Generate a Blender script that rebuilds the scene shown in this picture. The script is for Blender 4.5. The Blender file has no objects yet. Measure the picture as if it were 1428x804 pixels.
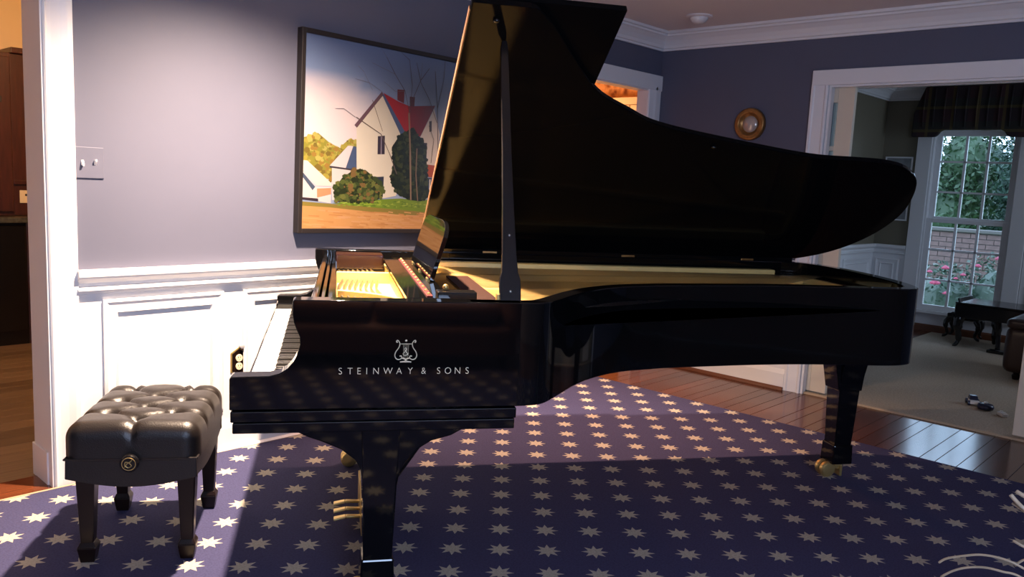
import bpy, bmesh, math, random
from mathutils import Vector, Matrix

# ---------------------------------------------------------------- camera, world, lights, exposure
SC = bpy.context.scene
COL = SC.collection
R = math.radians
random.seed(7)

CAM_H = 1.325
cam_data = bpy.data.cameras.new('camera')
cam_data.sensor_fit = 'HORIZONTAL'
cam_data.sensor_width = 36.0
cam_data.lens = 1131.115 / 1428.0 * 36.0
cam_data.clip_start = 0.02
cam = bpy.data.objects.new('camera', cam_data)
COL.objects.link(cam)
_pi, _ro, _ya = 0.133664, 0.0485928, 0.818251
_f = Vector((math.sin(_ya) * math.cos(_pi), math.cos(_ya) * math.cos(_pi), -math.sin(_pi)))
_r = Vector((math.cos(_ya), -math.sin(_ya), 0))
_u = _r.cross(_f)
_R = _r * math.cos(_ro) + _u * math.sin(_ro)
_U = -_r * math.sin(_ro) + _u * math.cos(_ro)
cam.matrix_world = Matrix(((_R.x, _U.x, -_f.x, 0), (_R.y, _U.y, -_f.y, 0), (_R.z, _U.z, -_f.z, CAM_H), (0, 0, 0, 1)))
SC.camera = cam

SC.view_settings.view_transform = 'Standard'
SC.view_settings.look = 'None'
SC.view_settings.gamma = 1.0
SC.view_settings.use_curve_mapping = False
SC.view_settings.exposure = 0.0

world = bpy.data.worlds.new('overcast_sky')
SC.world = world
world.use_nodes = True
_wn = world.node_tree
_bg = _wn.nodes['Background']
_bg.inputs['Color'].default_value = (0.52, 0.68, 1.0, 1)
_bg.inputs['Strength'].default_value = 5.0

def light(name, kind, loc, energy, color, target=None, size=None, size_y=None, angle=None, blend=0.3, radius=None):
    d = bpy.data.lights.new(name, kind)
    d.energy = energy
    d.color = color
    if kind == 'AREA':
        d.shape = 'RECTANGLE'
        d.size = size
        d.size_y = size_y
    if kind == 'SPOT':
        d.spot_size = angle
        d.spot_blend = blend
    if radius is not None:
        d.shadow_soft_size = radius
    o = bpy.data.objects.new(name, d)
    COL.objects.link(o)
    o.location = loc
    if target is not None:
        o.rotation_euler = (Vector(target) - Vector(loc)).to_track_quat('-Z', 'Y').to_euler()
    return o

WARM = (1.0, 0.74, 0.54)
# two recessed ceiling spots along the painted wall
light('warm_spot', 'SPOT', (1.74, 2.62, 2.415), 1130, WARM, (1.74, 2.62, 0), angle=R(134), blend=1.0, radius=0.035)
light('warm_spot', 'SPOT', (3.55, 3.12, 2.415), 420, (1.0, 0.55, 0.36), (3.45, 2.85, 0), angle=R(88), blend=1.0, radius=0.03)
# added spot, no fixture known there, brightening the inside of the open piano
light('warm_spot', 'SPOT', (-0.27, 3.03, 2.415), 150, (1.0, 0.76, 0.5), (2.6, 2.35, .9), angle=R(30), blend=0.8, radius=0.03)
# added spot lighting the sofa behind the camera, so the piano mirrors it
light('warm_spot', 'SPOT', (-0.3, -0.9, 2.42), 520, (1.0, 0.62, 0.42), (-0.5, -1.25, 0.4), angle=R(110), blend=0.8, radius=0.05)
# daylight through the windows of the near part of the room
light('daylight', 'AREA', (-0.3, -2.55, 1.5), 250, (0.50, 0.66, 1.0), (0.9, 1.2, 0.1), size=2.2, size_y=1.3)
# warm lamps of the neighbouring rooms
light('kitchen_lamp', 'POINT', (1.45, 5.0, 2.3), 80, (1.0, 0.6, 0.27), radius=0.1)
light('hall_lamp', 'POINT', (5.5, 4.95, 1.9), 42, (1.0, 0.5, 0.22), radius=0.08)
# added cool fill brightening the far room; no side windows stand there
light('daylight', 'AREA', (7.6, -0.9, 1.4), 34, (0.62, 0.76, 1.0), (7.2, 2.0, 0.4), size=1.4, size_y=1.4)

# ---------------------------------------------------------------- helpers
def lin(h):
    h = h.lstrip('#')
    c = [int(h[i:i + 2], 16) / 255 for i in (0, 2, 4)]
    return tuple((x / 12.92 if x <= 0.04045 else ((x + 0.055) / 1.055) ** 2.4) for x in c)

def mat(name, color, rough=0.5, metal=0.0, coat=0.0, spec=0.5, noise=0.0, nscale=20.0, bump=0.0, bscale=80.0, stretch=None, color2=None):
    m = bpy.data.materials.new(name)
    m.use_nodes = True
    nt = m.node_tree
    b = nt.nodes['Principled BSDF']
    if isinstance(color, str):
        color = lin(color)
    b.inputs['Base Color'].default_value = (*color, 1)
    b.inputs['Roughness'].default_value = rough
    b.inputs['Metallic'].default_value = metal
    b.inputs['Coat Weight'].default_value = coat
    b.inputs['Coat Roughness'].default_value = 0.03
    b.inputs['Specular IOR Level'].default_value = spec
    tc = nt.nodes.new('ShaderNodeTexCoord')
    mp = nt.nodes.new('ShaderNodeMapping')
    nt.links.new(tc.outputs['Object'], mp.inputs['Vector'])
    if stretch:
        mp.inputs['Scale'].default_value = stretch
    if noise or color2 is not None:
        n = nt.nodes.new('ShaderNodeTexNoise')
        n.inputs['Scale'].default_value = nscale
        n.inputs['Detail'].default_value = 6
        nt.links.new(mp.outputs['Vector'], n.inputs['Vector'])
        rp = nt.nodes.new('ShaderNodeValToRGB')
        rp.color_ramp.elements[0].position = 0.3
        rp.color_ramp.elements[1].position = 0.7
        c2 = color2 if color2 is not None else tuple(min(1, c * (1 + noise)) for c in color)
        if isinstance(c2, str):
            c2 = lin(c2)
        c1 = color if color2 is not None else tuple(c * (1 - noise) for c in color)
        rp.color_ramp.elements[0].color = (*c1, 1)
        rp.color_ramp.elements[1].color = (*c2, 1)
        nt.links.new(n.outputs['Fac'], rp.inputs['Fac'])
        nt.links.new(rp.outputs['Color'], b.inputs['Base Color'])
    if bump:
        n2 = nt.nodes.new('ShaderNodeTexNoise')
        n2.inputs['Scale'].default_value = bscale
        n2.inputs['Detail'].default_value = 4
        nt.links.new(mp.outputs['Vector'], n2.inputs['Vector'])
        bp = nt.nodes.new('ShaderNodeBump')
        bp.inputs['Strength'].default_value = bump
        bp.inputs['Distance'].default_value = 0.002
        nt.links.new(n2.outputs['Fac'], bp.inputs['Height'])
        nt.links.new(bp.outputs['Normal'], b.inputs['Normal'])
    return m

def link(name, me, m, parent=None, bevel=0.0, smooth=False, segs=2):
    o = bpy.data.objects.new(name, me)
    COL.objects.link(o)
    if m is not None and not me.materials:
        me.materials.append(m)
    if parent is not None:
        o.parent = parent
    if bevel:
        md = o.modifiers.new('bevel', 'BEVEL')
        md.width = bevel
        md.segments = segs
        md.limit_method = 'ANGLE'
        md.angle_limit = R(35)
    if smooth:
        for p in me.polygons:
            p.use_smooth = True
    return o

class MB:
    """collects shapes and links them as ONE mesh object"""
    def __init__(self, off=(0, 0, 0)):
        self.bm = bmesh.new()
        self.off = Vector(off)
    def v(self, p):
        return self.bm.verts.new(Vector(p) - self.off)
    def box(self, x0, x1, y0, y1, z0, z1):
        vs = [self.v((x, y, z)) for z in (z0, z1) for x, y in ((x0, y0), (x1, y0), (x1, y1), (x0, y1))]
        for f in ((0, 3, 2, 1), (4, 5, 6, 7), (0, 1, 5, 4), (1, 2, 6, 5), (2, 3, 7, 6), (3, 0, 4, 7)):
            self.bm.faces.new([vs[i] for i in f])
        return self
    def hexa(self, a, b):
        """two quads of four points each"""
        vs = [self.v(p) for p in list(a) + list(b)]
        for f in ((0, 3, 2, 1), (4, 5, 6, 7), (0, 1, 5, 4), (1, 2, 6, 5), (2, 3, 7, 6), (3, 0, 4, 7)):
            self.bm.faces.new([vs[i] for i in f])
        return self
    def prism(self, poly, lo, hi, axis='y'):
        """polygon swept along an axis; poly in the two other axes"""
        def P(a, b, c):
            return {'x': (c, a, b), 'y': (a, c, b), 'z': (a, b, c)}[axis]
        A = [self.v(P(a, b, lo)) for a, b in poly]
        B = [self.v(P(a, b, hi)) for a, b in poly]
        n = len(poly)
        fs = [self.bm.faces.new(A), self.bm.faces.new(B[::-1])]
        for i in range(n):
            fs.append(self.bm.faces.new((A[i], B[i], B[(i + 1) % n], A[(i + 1) % n])))
        return self
    def tube(self, pts, r, n=8, cap=True):
        pts = [Vector(p) for p in pts]
        rs = r if isinstance(r, (list, tuple)) else [r] * len(pts)
        rings = []
        prev = None
        for i, p in enumerate(pts):
            t = (pts[min(i + 1, len(pts) - 1)] - pts[max(i - 1, 0)]).normalized()
            if prev is None:
                a = t.orthogonal().normalized()
            else:
                a = (prev - t * prev.dot(t)).normalized()
            prev = a
            b = t.cross(a)
            rings.append([self.v(p + (a * math.cos(k * 2 * math.pi / n) + b * math.sin(k * 2 * math.pi / n)) * rs[i]) for k in range(n)])
        for A, B in zip(rings, rings[1:]):
            for k in range(n):
                self.bm.faces.new((A[k], A[(k + 1) % n], B[(k + 1) % n], B[k]))
        if cap:
            self.bm.faces.new(rings[0][::-1])
            self.bm.faces.new(rings[-1])
        return self
    def lathe(self, prof, c=(0, 0, 0), n=24, axis='z'):
        rings = []
        c = Vector(c)
        for r, h in prof:
            ring = []
            for k in range(n):
                a = 2 * math.pi * k / n
                x, y = r * math.cos(a), r * math.sin(a)
                d = {'z': (x, y, h), 'x': (h, x, y), 'y': (x, h, y)}[axis]
                ring.append(self.v(c + Vector(d)))
            rings.append(ring)
        for A, B in zip(rings, rings[1:]):
            for k in range(n):
                self.bm.faces.new((A[k], A[(k + 1) % n], B[(k + 1) % n], B[k]))
        self.bm.faces.new(rings[0][::-1])
        self.bm.faces.new(rings[-1])
        return self
    def ball(self, c, r, sub=2, scale=(1, 1, 1)):
        mx = Matrix.Translation(Vector(c) - self.off) @ Matrix.Diagonal((*scale, 1))
        bmesh.ops.create_icosphere(self.bm, subdivisions=sub, radius=r, matrix=mx)
        return self
    def mesh(self, name):
        bmesh.ops.recalc_face_normals(self.bm, faces=self.bm.faces)
        me = bpy.data.meshes.new(name)
        self.bm.to_mesh(me)
        self.bm.free()
        return me
    def build(self, name, m, parent=None, bevel=0.0, smooth=False, segs=2):
        return link(name, self.mesh(name), m, parent, bevel, smooth, segs)

def tag(o, label=None, cat=None, group=None, kind=None):
    if label:
        o['label'] = label
    if cat:
        o['category'] = cat
    if group:
        o['group'] = group
    if kind:
        o['kind'] = kind
    return o

def thing(name, label, cat, loc=(0, 0, 0), rotz=0.0, group=None):
    o = bpy.data.objects.new(name, None)
    o.empty_display_size = 0.1
    COL.objects.link(o)
    o.location = loc
    o.rotation_euler = (0, 0, rotz)
    return tag(o, label, cat, group)

def part(name, box, m, parent, bevel=0.0):
    return MB().box(*box).build(name, m, parent, bevel)

def struct(o):
    o['kind'] = 'structure'
    return o

def catmull(P, n=6, closed=False):
    out = []
    N = len(P)
    rng = range(N) if closed else range(N - 1)
    for i in rng:
        if closed:
            p0, p1, p2, p3 = P[(i - 1) % N], P[i], P[(i + 1) % N], P[(i + 2) % N]
        else:
            p0, p1, p2, p3 = P[max(i - 1, 0)], P[i], P[i + 1], P[min(i + 2, N - 1)]
        for k in range(n):
            t = k / n
            out.append(tuple(0.5 * (2 * b + (c - a) * t + (2 * a - 5 * b + 4 * c - d) * t * t + (3 * b - a - 3 * c + d) * t ** 3)
                             for a, b, c, d in zip(p0, p1, p2, p3)))
    if not closed:
        out.append(tuple(P[-1]))
    return out

# ---------------------------------------------------------------- materials
M = {}
M['wall'] = mat('blue_paint', (0.090, 0.095, 0.140), 0.65, bump=0.05, bscale=300, noise=0.03, nscale=3)
M['white'] = mat('white_trim_paint', (0.76, 0.75, 0.75), 0.35)
M['ceil'] = mat('ceiling_paint', (0.80, 0.76, 0.76), 0.9, bump=0.3, bscale=160)
M['nearwall'] = mat('beige_paint', (0.32, 0.30, 0.29), 0.8)
M['olive'] = mat('olive_paint', (0.16, 0.145, 0.10), 0.7)
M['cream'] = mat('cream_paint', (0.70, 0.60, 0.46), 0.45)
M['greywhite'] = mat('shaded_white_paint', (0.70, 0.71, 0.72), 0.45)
M['black'] = mat('black_piano_lacquer', (0.003, 0.003, 0.0035), 0.05, spec=0.4)
M['blacklid'] = mat('black_lid_lacquer', (0.003, 0.003, 0.0035), 0.07, spec=0.04)
M['blacksatin'] = mat('black_satin_wood', (0.006, 0.005, 0.005), 0.22)
M['ivory'] = mat('ivory_key', (0.85, 0.84, 0.80), 0.25)
M['ebony'] = mat('ebony_key', (0.008, 0.007, 0.007), 0.3)
M['gold'] = mat('gold_bronze_plate', (0.80, 0.56, 0.20), 0.40, metal=0.15, noise=0.08, nscale=8)
M['brass'] = mat('polished_brass', (0.72, 0.52, 0.20), 0.3, metal=0.75)
M['palebrass'] = mat('pale_inlay_brass', (0.78, 0.68, 0.48), 0.4, metal=0.35)
M['steel'] = mat('steel_wire', (0.6, 0.58, 0.55), 0.3, metal=1.0)
M['redfelt'] = mat('red_felt', (0.13, 0.010, 0.010), 0.9, bump=0.3, bscale=400)
M['spruce'] = mat('spruce_board', (0.50, 0.27, 0.11), 0.35, noise=0.2, nscale=12, stretch=(1, 18, 1))
M['mahog'] = mat('inner_rim_wood', (0.26, 0.09, 0.04), 0.25, noise=0.2, nscale=10, stretch=(1, 14, 1))
M['edgewood'] = mat('lid_edge_lacquer', (0.03, 0.018, 0.012), 0.12, coat=0.5)
M['leather'] = mat('black_leather', (0.011, 0.008, 0.007), 0.36, bump=0.4, bscale=260)
M['darkwood'] = mat('dark_bench_wood', (0.009, 0.004, 0.003), 0.3, spec=0.3)
M['cherry'] = mat('cherry_cabinet_wood', (0.055, 0.014, 0.009), 0.35, noise=0.3, nscale=6, stretch=(10, 10, 1))
M['counter'] = mat('dark_stone_counter', (0.06, 0.06, 0.05), 0.2, noise=0.4, nscale=60)
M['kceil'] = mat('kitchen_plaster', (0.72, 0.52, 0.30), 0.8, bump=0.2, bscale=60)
M['almond'] = mat('almond_plastic', (0.80, 0.66, 0.45), 0.4)
M['frame'] = mat('dark_picture_frame', (0.009, 0.006, 0.006), 0.5)
M['gilt'] = mat('antique_gilt', (0.36, 0.17, 0.05), 0.35, metal=0.7, noise=0.35, nscale=40)
M['mirror'] = mat('convex_mirror_glass', (0.5, 0.43, 0.38), 0.15, metal=0.35)
M['twig'] = mat('pale_polished_twig', (0.55, 0.44, 0.30), 0.25, noise=0.1, nscale=30)
M['vase'] = mat('green_glazed_ceramic', (0.05, 0.12, 0.07), 0.15)
M['brownleather'] = mat('brown_leather', (0.026, 0.011, 0.007), 0.33, bump=0.2, bscale=120)
M['toyblack'] = mat('toy_black_lacquer', (0.006, 0.006, 0.007), 0.15)
M['toyblue'] = mat('blue_grey_seat_vinyl', (0.10, 0.13, 0.18), 0.25)
M['plastic_w'] = mat('white_toy_plastic', (0.7, 0.68, 0.66), 0.4)
M['plastic_n'] = mat('navy_toy_plastic', (0.01, 0.012, 0.04), 0.3)
M['carpet'] = mat('beige_carpet', (0.36, 0.28, 0.20), 0.95, noise=0.22, nscale=90, bump=0.6, bscale=300)
M['binding'] = mat('tan_binding', (0.45, 0.34, 0.22), 0.9)
M['subfloor'] = mat('subfloor', (0.10, 0.04, 0.02), 0.6)
M['kfloor'] = mat('kitchen_floor_tile', (0.14, 0.10, 0.075), 0.35, noise=0.35, nscale=4, stretch=(1, 5, 1))
M['shoe'] = mat('stained_shoe_mould', (0.13, 0.045, 0.02), 0.3)
M['leaf'] = mat('leaf_green', (0.018, 0.05, 0.02), 0.5, color2=(0.05, 0.10, 0.045), nscale=1.5)
M['leafd'] = mat('dark_leaf_green', (0.008, 0.03, 0.02), 0.6, color2=(0.03, 0.07, 0.045), nscale=0.9)
M['leafr'] = mat('rose_leaf_green', (0.02, 0.055, 0.03), 0.4, color2=(0.08, 0.12, 0.09), nscale=5)
M['pink'] = mat('rose_pink', (0.40, 0.05, 0.11), 0.6)
M['lawn'] = mat('lawn_green', (0.10, 0.19, 0.04), 0.9, noise=0.3, nscale=2)
M['brick'] = mat('pinkish_brick', (0.15, 0.09, 0.085), 0.8, noise=0.2, nscale=9)
M['mortar'] = mat('brick_mortar', (0.11, 0.10, 0.095), 0.9)
M['bark'] = mat('bark', (0.06, 0.045, 0.03), 0.9, noise=0.3, nscale=6)
M['dome'] = mat('white_glass_dome', (0.75, 0.73, 0.72), 0.3)
M['hinge'] = mat('dark_iron', (0.02, 0.015, 0.012), 0.5)

def glass_mat():
    m = bpy.data.materials.new('window_glass')
    m.use_nodes = True
    nt = m.node_tree
    nt.nodes.remove(nt.nodes['Principled BSDF'])
    t = nt.nodes.new('ShaderNodeBsdfTransparent')
    t.inputs['Color'].default_value = (0.93, 0.97, 0.95, 1)
    g = nt.nodes.new('ShaderNodeBsdfGlossy')
    g.inputs['Roughness'].default_value = 0.02
    fr = nt.nodes.new('ShaderNodeFresnel')
    fr.inputs['IOR'].default_value = 1.45
    mx = nt.nodes.new('ShaderNodeMixShader')
    nt.links.new(fr.outputs['Fac'], mx.inputs['Fac'])
    nt.links.new(t.outputs[0], mx.inputs[1])
    nt.links.new(g.outputs[0], mx.inputs[2])
    nt.links.new(mx.outputs[0], nt.nodes['Material Output'].inputs['Surface'])
    return m
M['glass'] = glass_mat()

def plank_mat(name, c1, c2, rough):
    m = bpy.data.materials.new(name)
    m.use_nodes = True
    nt = m.node_tree
    b = nt.nodes['Principled BSDF']
    tc = nt.nodes.new('ShaderNodeTexCoord')
    oi = nt.nodes.new('ShaderNodeObjectInfo')
    mp = nt.nodes.new('ShaderNodeMapping')
    mp.inputs['Scale'].default_value = (1.2, 22, 1)
    ad = nt.nodes.new('ShaderNodeVectorMath')
    nt.links.new(tc.outputs['Object'], mp.inputs['Vector'])
    cb = nt.nodes.new('ShaderNodeCombineXYZ')
    ml = nt.nodes.new('ShaderNodeMath')
    ml.operation = 'MULTIPLY'
    ml.inputs[1].default_value = 37
    nt.links.new(oi.outputs['Random'], ml.inputs[0])
    nt.links.new(ml.outputs[0], cb.inputs['X'])
    nt.links.new(mp.outputs['Vector'], ad.inputs[0])
    nt.links.new(cb.outputs[0], ad.inputs[1])
    n = nt.nodes.new('ShaderNodeTexNoise')
    n.inputs['Scale'].default_value = 3
    n.inputs['Detail'].default_value = 8
    nt.links.new(ad.outputs[0], n.inputs['Vector'])
    mx = nt.nodes.new('ShaderNodeMix')
    mx.data_type = 'RGBA'
    mx.inputs['A'].default_value = (*c1, 1)
    mx.inputs['B'].default_value = (*c2, 1)
    a2 = nt.nodes.new('ShaderNodeMath')
    a2.operation = 'MULTIPLY_ADD'
    a2.inputs[1].default_value = 0.6
    nt.links.new(oi.outputs['Random'], a2.inputs[0])
    s2 = nt.nodes.new('ShaderNodeMath')
    s2.operation = 'MULTIPLY_ADD'
    s2.inputs[1].default_value = 1.0
    s2.inputs[2].default_value = -0.3
    nt.links.new(n.outputs['Fac'], s2.inputs[0])
    nt.links.new(s2.outputs[0], a2.inputs[2])
    nt.links.new(a2.outputs[0], mx.inputs['Factor'])
    nt.links.new(mx.outputs['Result'], b.inputs['Base Color'])
    b.inputs['Roughness'].default_value = rough
    return m
M['plank'] = plank_mat('stained_plank', (0.055, 0.015, 0.007), (0.16, 0.046, 0.018), 0.16)

M['kplank'] = plank_mat('kitchen_plank', (0.075, 0.048, 0.034), (0.20, 0.135, 0.095), 0.4)

def rug_mat():
    """navy carpet with woven eight-pointed stars on a half-drop grid"""
    m = bpy.data.materials.new('navy_star_carpet')
    m.use_nodes = True
    nt = m.node_tree
    N, L = nt.nodes, nt.links
    b = N['Principled BSDF']
    tc = N.new('ShaderNodeTexCoord')
    sp = N.new('ShaderNodeSeparateXYZ')
    L.new(tc.outputs['Object'], sp.inputs[0])
    def mth(op, a, b_=None, c=None):
        n = N.new('ShaderNodeMath')
        n.operation = op
        for i, x in enumerate((a, b_, c)):
            if x is None:
                continue
            if isinstance(x, (int, float)):
                n.inputs[i].default_value = x
            else:
                L.new(x, n.inputs[i])
        return n.outputs[0]
    PX, PY = 0.2471, 0.2370
    OX, OY = 2.5107, 2.8325
    RO, RI = 0.050, 0.0245
    k = (RO - RI * math.cos(math.pi / 8)) / (RI * math.sin(math.pi / 8))
    stars = []
    for hx, hy in ((0, 0), (0.5, 0.5)):
        fx = mth('MULTIPLY', mth('SUBTRACT', mth('FRACT', mth('ADD', mth('DIVIDE', mth('SUBTRACT', sp.outputs['X'], OX), PX), 0.5 + hx + 40)), 0.5), PX)
        fy = mth('MULTIPLY', mth('SUBTRACT', mth('FRACT', mth('ADD', mth('DIVIDE', mth('SUBTRACT', sp.outputs['Y'], OY), PY), 0.5 + hy + 40)), 0.5), PY)
        rho = mth('SQRT', mth('ADD', mth('MULTIPLY', fx, fx), mth('MULTIPLY', fy, fy)))
        an = mth('ARCTAN2', fy, fx)
        q = math.pi / 4
        a = mth('ABSOLUTE', mth('SUBTRACT', mth('MULTIPLY', mth('FRACT', mth('ADD', mth('DIVIDE', an, q), 16.5)), q), q / 2))
        val = mth('ADD', mth('MULTIPLY', rho, mth('COSINE', a)), mth('MULTIPLY', mth('MULTIPLY', rho, mth('SINE', a)), k))
        stars.append(mth('LESS_THAN', val, RO))
    st = mth('MAXIMUM', stars[0], stars[1])
    n = N.new('ShaderNodeTexNoise')
    n.inputs['Scale'].default_value = 140
    n.inputs['Detail'].default_value = 3
    L.new(tc.outputs['Object'], n.inputs['Vector'])
    mx = N.new('ShaderNodeMix')
    mx.data_type = 'RGBA'
    mx.inputs['A'].default_value = (0.053, 0.053, 0.122, 1)
    mx.inputs['B'].default_value = (0.47, 0.43, 0.35, 1)
    L.new(st, mx.inputs['Factor'])
    m2 = N.new('ShaderNodeMix')
    m2.data_type = 'RGBA'
    m2.blend_type = 'MULTIPLY'
    m2.inputs['Factor'].default_value = 0.6
    L.new(mx.outputs['Result'], m2.inputs['A'])
    rp = N.new('ShaderNodeValToRGB')
    rp.color_ramp.elements[0].position = 0.3
    rp.color_ramp.elements[1].position = 0.6
    rp.color_ramp.elements[0].color = (0.6, 0.6, 0.6, 1)
    L.new(n.outputs['Fac'], rp.inputs['Fac'])
    L.new(rp.outputs['Color'], m2.inputs['B'])
    L.new(m2.outputs['Result'], b.inputs['Base Color'])
    b.inputs['Roughness'].default_value = 0.95
    b.inputs['Specular IOR Level'].default_value = 0.15
    bp = N.new('ShaderNodeBump')
    bp.inputs['Strength'].default_value = 0.4
    bp.inputs['Distance'].default_value = 0.003
    L.new(n.outputs['Fac'], bp.inputs['Height'])
    L.new(bp.outputs['Normal'], b.inputs['Normal'])
    return m
M['rug'] = rug_mat()
M['maroon'] = mat('dark_maroon_wood', (0.014, 0.004, 0.004), 0.15)
M['dampfelt'] = mat('red_brown_felt', (0.05, 0.013, 0.005), 0.6)

def plaid_mat():
    m = bpy.data.materials.new('dark_plaid_cloth')
    m.use_nodes = True
    nt = m.node_tree
    N, L = nt.nodes, nt.links
    b = N['Principled BSDF']
    tc = N.new('ShaderNodeTexCoord')
    sp = N.new('ShaderNodeSeparateXYZ')
    L.new(tc.outputs['Object'], sp.inputs[0])
    def stripe(sock, period, width):
        a = N.new('ShaderNodeMath'); a.operation = 'DIVIDE'; a.inputs[1].default_value = period
        L.new(sock, a.inputs[0])
        f = N.new('ShaderNodeMath'); f.operation = 'FRACT'
        L.new(a.outputs[0], f.inputs[0])
        c = N.new('ShaderNodeMath'); c.operation = 'LESS_THAN'; c.inputs[1].default_value = width
        L.new(f.outputs[0], c.inputs[0])
        return c.outputs[0]
    col = None
    base = (0.020, 0.012, 0.016, 1)
    for sock, per, wd, c in ((sp.outputs['Y'], 0.22, 0.45, (0.045, 0.012, 0.014, 1)), (sp.outputs['Z'], 0.22, 0.45, (0.014, 0.022, 0.016, 1)),
                             (sp.outputs['Y'], 0.22, 0.12, (0.10, 0.075, 0.02, 1)), (sp.outputs['Z'], 0.22, 0.12, (0.10, 0.075, 0.02, 1))):
        mx = N.new('ShaderNodeMix'); mx.data_type = 'RGBA'
        ml = N.new('ShaderNodeMath'); ml.operation = 'MULTIPLY'; ml.inputs[1].default_value = 0.55
        L.new(stripe(sock, per, wd), ml.inputs[0])
        L.new(ml.outputs[0], mx.inputs['Factor'])
        if col is None:
            mx.inputs['A'].default_value = base
        else:
            L.new(col, mx.inputs['A'])
        mx.inputs['B'].default_value = c
        col = mx.outputs['Result']
    L.new(col, b.inputs['Base Color'])
    b.inputs['Roughness'].default_value = 0.9
    return m
M['plaid'] = plaid_mat()

def floral_mat():
    m = bpy.data.materials.new('floral_wallpaper')
    m.use_nodes = True
    nt = m.node_tree
    N, L = nt.nodes, nt.links
    b = N['Principled BSDF']
    tc = N.new('ShaderNodeTexCoord')
    v = N.new('ShaderNodeTexVoronoi')
    v.inputs['Scale'].default_value = 14
    n = N.new('ShaderNodeTexNoise')
    n.inputs['Scale'].default_value = 22
    n.inputs['Detail'].default_value = 5
    L.new(tc.outputs['Object'], v.inputs['Vector'])
    L.new(tc.outputs['Object'], n.inputs['Vector'])
    ad = N.new('ShaderNodeMath'); ad.operation = 'MULTIPLY'
    L.new(v.outputs['Distance'], ad.inputs[0]); L.new(n.outputs['Fac'], ad.inputs[1])
    rp = N.new('ShaderNodeValToRGB')
    rp.color_ramp.elements[0].position = 0.05
    rp.color_ramp.elements[0].color = (0.16, 0.05, 0.02, 1)
    rp.color_ramp.elements[1].position = 0.3
    rp.color_ramp.elements[1].color = (0.60, 0.33, 0.16, 1)
    L.new(ad.outputs[0], rp.inputs['Fac'])
    L.new(rp.outputs['Color'], b.inputs['Base Color'])
    b.inputs['Roughness'].default_value = 0.8
    return m
M['floral'] = floral_mat()

# painted shapes of the framed picture, in metres on its canvas
PAINT_POLYS=[["#c9955f", [[-0.004, 0.113], [0.161, 0.114], [0.424, 0.099], [0.795, 0.068], [0.812, -0.046], [-0.012, -0.028]]], ["#8a7a3a", [[-0.004, 0.131], [0.178, 0.123], [0.478, 0.118], [0.793, 0.097], [0.8, 0.062], [0.424, 0.087], [0.162, 0.105], [-0.004, 0.11]]], ["#6f8a2c", [[0.178, 0.126], [0.477, 0.154], [0.609, 0.162], [0.811, 0.152], [0.806, 0.091], [0.423, 0.111]]], ["#8fa838", [[0.332, 0.132], [0.477, 0.148], [0.478, 0.124], [0.351, 0.121]]], ["#e6d3cf", [[0.003, 0.328], [0.028, 0.327], [0.168, 0.224], [0.17, 0.21], [0.083, 0.209], [0.006, 0.277]]], ["#d8cdd0", [[0.002, 0.258], [0.076, 0.203], [0.168, 0.204], [0.168, 0.125], [0.095, 0.133], [0.002, 0.14]]], ["#c98f6c", [[0.086, 0.195], [0.167, 0.201], [0.168, 0.17], [0.088, 0.151]]], ["#4d5a72", [[0.004, 0.271], [0.076, 0.203], [0.061, 0.186], [0.005, 0.247]]], ["#3a2f3a", [[-0.002, 0.151], [0.094, 0.147], [0.095, 0.133], [-0.001, 0.14]]], ["#d9cdd4", [[0.26, 0.415], [0.291, 0.415], [0.249, 0.301], [0.155, 0.31]]], ["#48587c", [[0.291, 0.415], [0.314, 0.413], [0.319, 0.298], [0.249, 0.301]]], ["#3f3b48", [[0.155, 0.31], [0.249, 0.304], [0.319, 0.299], [0.319, 0.291], [0.155, 0.3]]], ["#cfc9cb", [[0.168, 0.3], [0.319, 0.291], [0.325, 0.147], [0.174, 0.142]]], ["#dcd5c8", [[0.307, 0.511], [0.461, 0.691], [0.608, 0.494], [0.606, 0.23], [0.574, 0.175], [0.495, 0.16], [0.323, 0.155]]], ["#6c4f5c", [[0.294, 0.52], [0.457, 0.704], [0.47, 0.691], [0.31, 0.508]]], ["#4c5c86", [[0.461, 0.686], [0.476, 0.694], [0.626, 0.521], [0.597, 0.488]]], ["#a8242c", [[0.466, 0.7], [0.565, 0.668], [0.642, 0.651], [0.822, 0.673], [0.726, 0.499], [0.62, 0.514]]], ["#7d1f2a", [[0.642, 0.651], [0.822, 0.673], [0.726, 0.499], [0.66, 0.536]]], ["#742b30", [[0.558, 0.728], [0.605, 0.731], [0.605, 0.661], [0.56, 0.674]]], ["#5d2b38", [[0.642, 0.701], [0.677, 0.702], [0.676, 0.651], [0.644, 0.651]]], ["#d9d4d2", [[0.816, 0.657], [0.864, 0.523], [0.853, 0.351], [0.81, 0.348], [0.746, 0.36], [0.726, 0.496]]], ["#3c3344", [[0.442, 0.477], [0.487, 0.484], [0.49, 0.388], [0.444, 0.385]]], ["#9a90a4", [[0.462, 0.477], [0.467, 0.478], [0.47, 0.387], [0.464, 0.387]]], ["#34384c", [[0.435, 0.268], [0.49, 0.273], [0.49, 0.188], [0.442, 0.187]]], ["#3b3340", [[0.748, 0.467], [0.776, 0.469], [0.776, 0.392], [0.748, 0.391]]], ["#4a4048", [[0.784, 0.585], [0.802, 0.59], [0.805, 0.533], [0.789, 0.529]]], ["#a64a24", [[0.77, 0.353], [0.883, 0.349], [0.877, 0.281], [0.774, 0.287]]], ["#30406a", [[0.779, 0.281], [0.845, 0.281], [0.839, 0.2], [0.787, 0.203]]], ["#d8d2cc", [[0.804, 0.273], [0.812, 0.273], [0.815, 0.152], [0.805, 0.152]]]]
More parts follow.
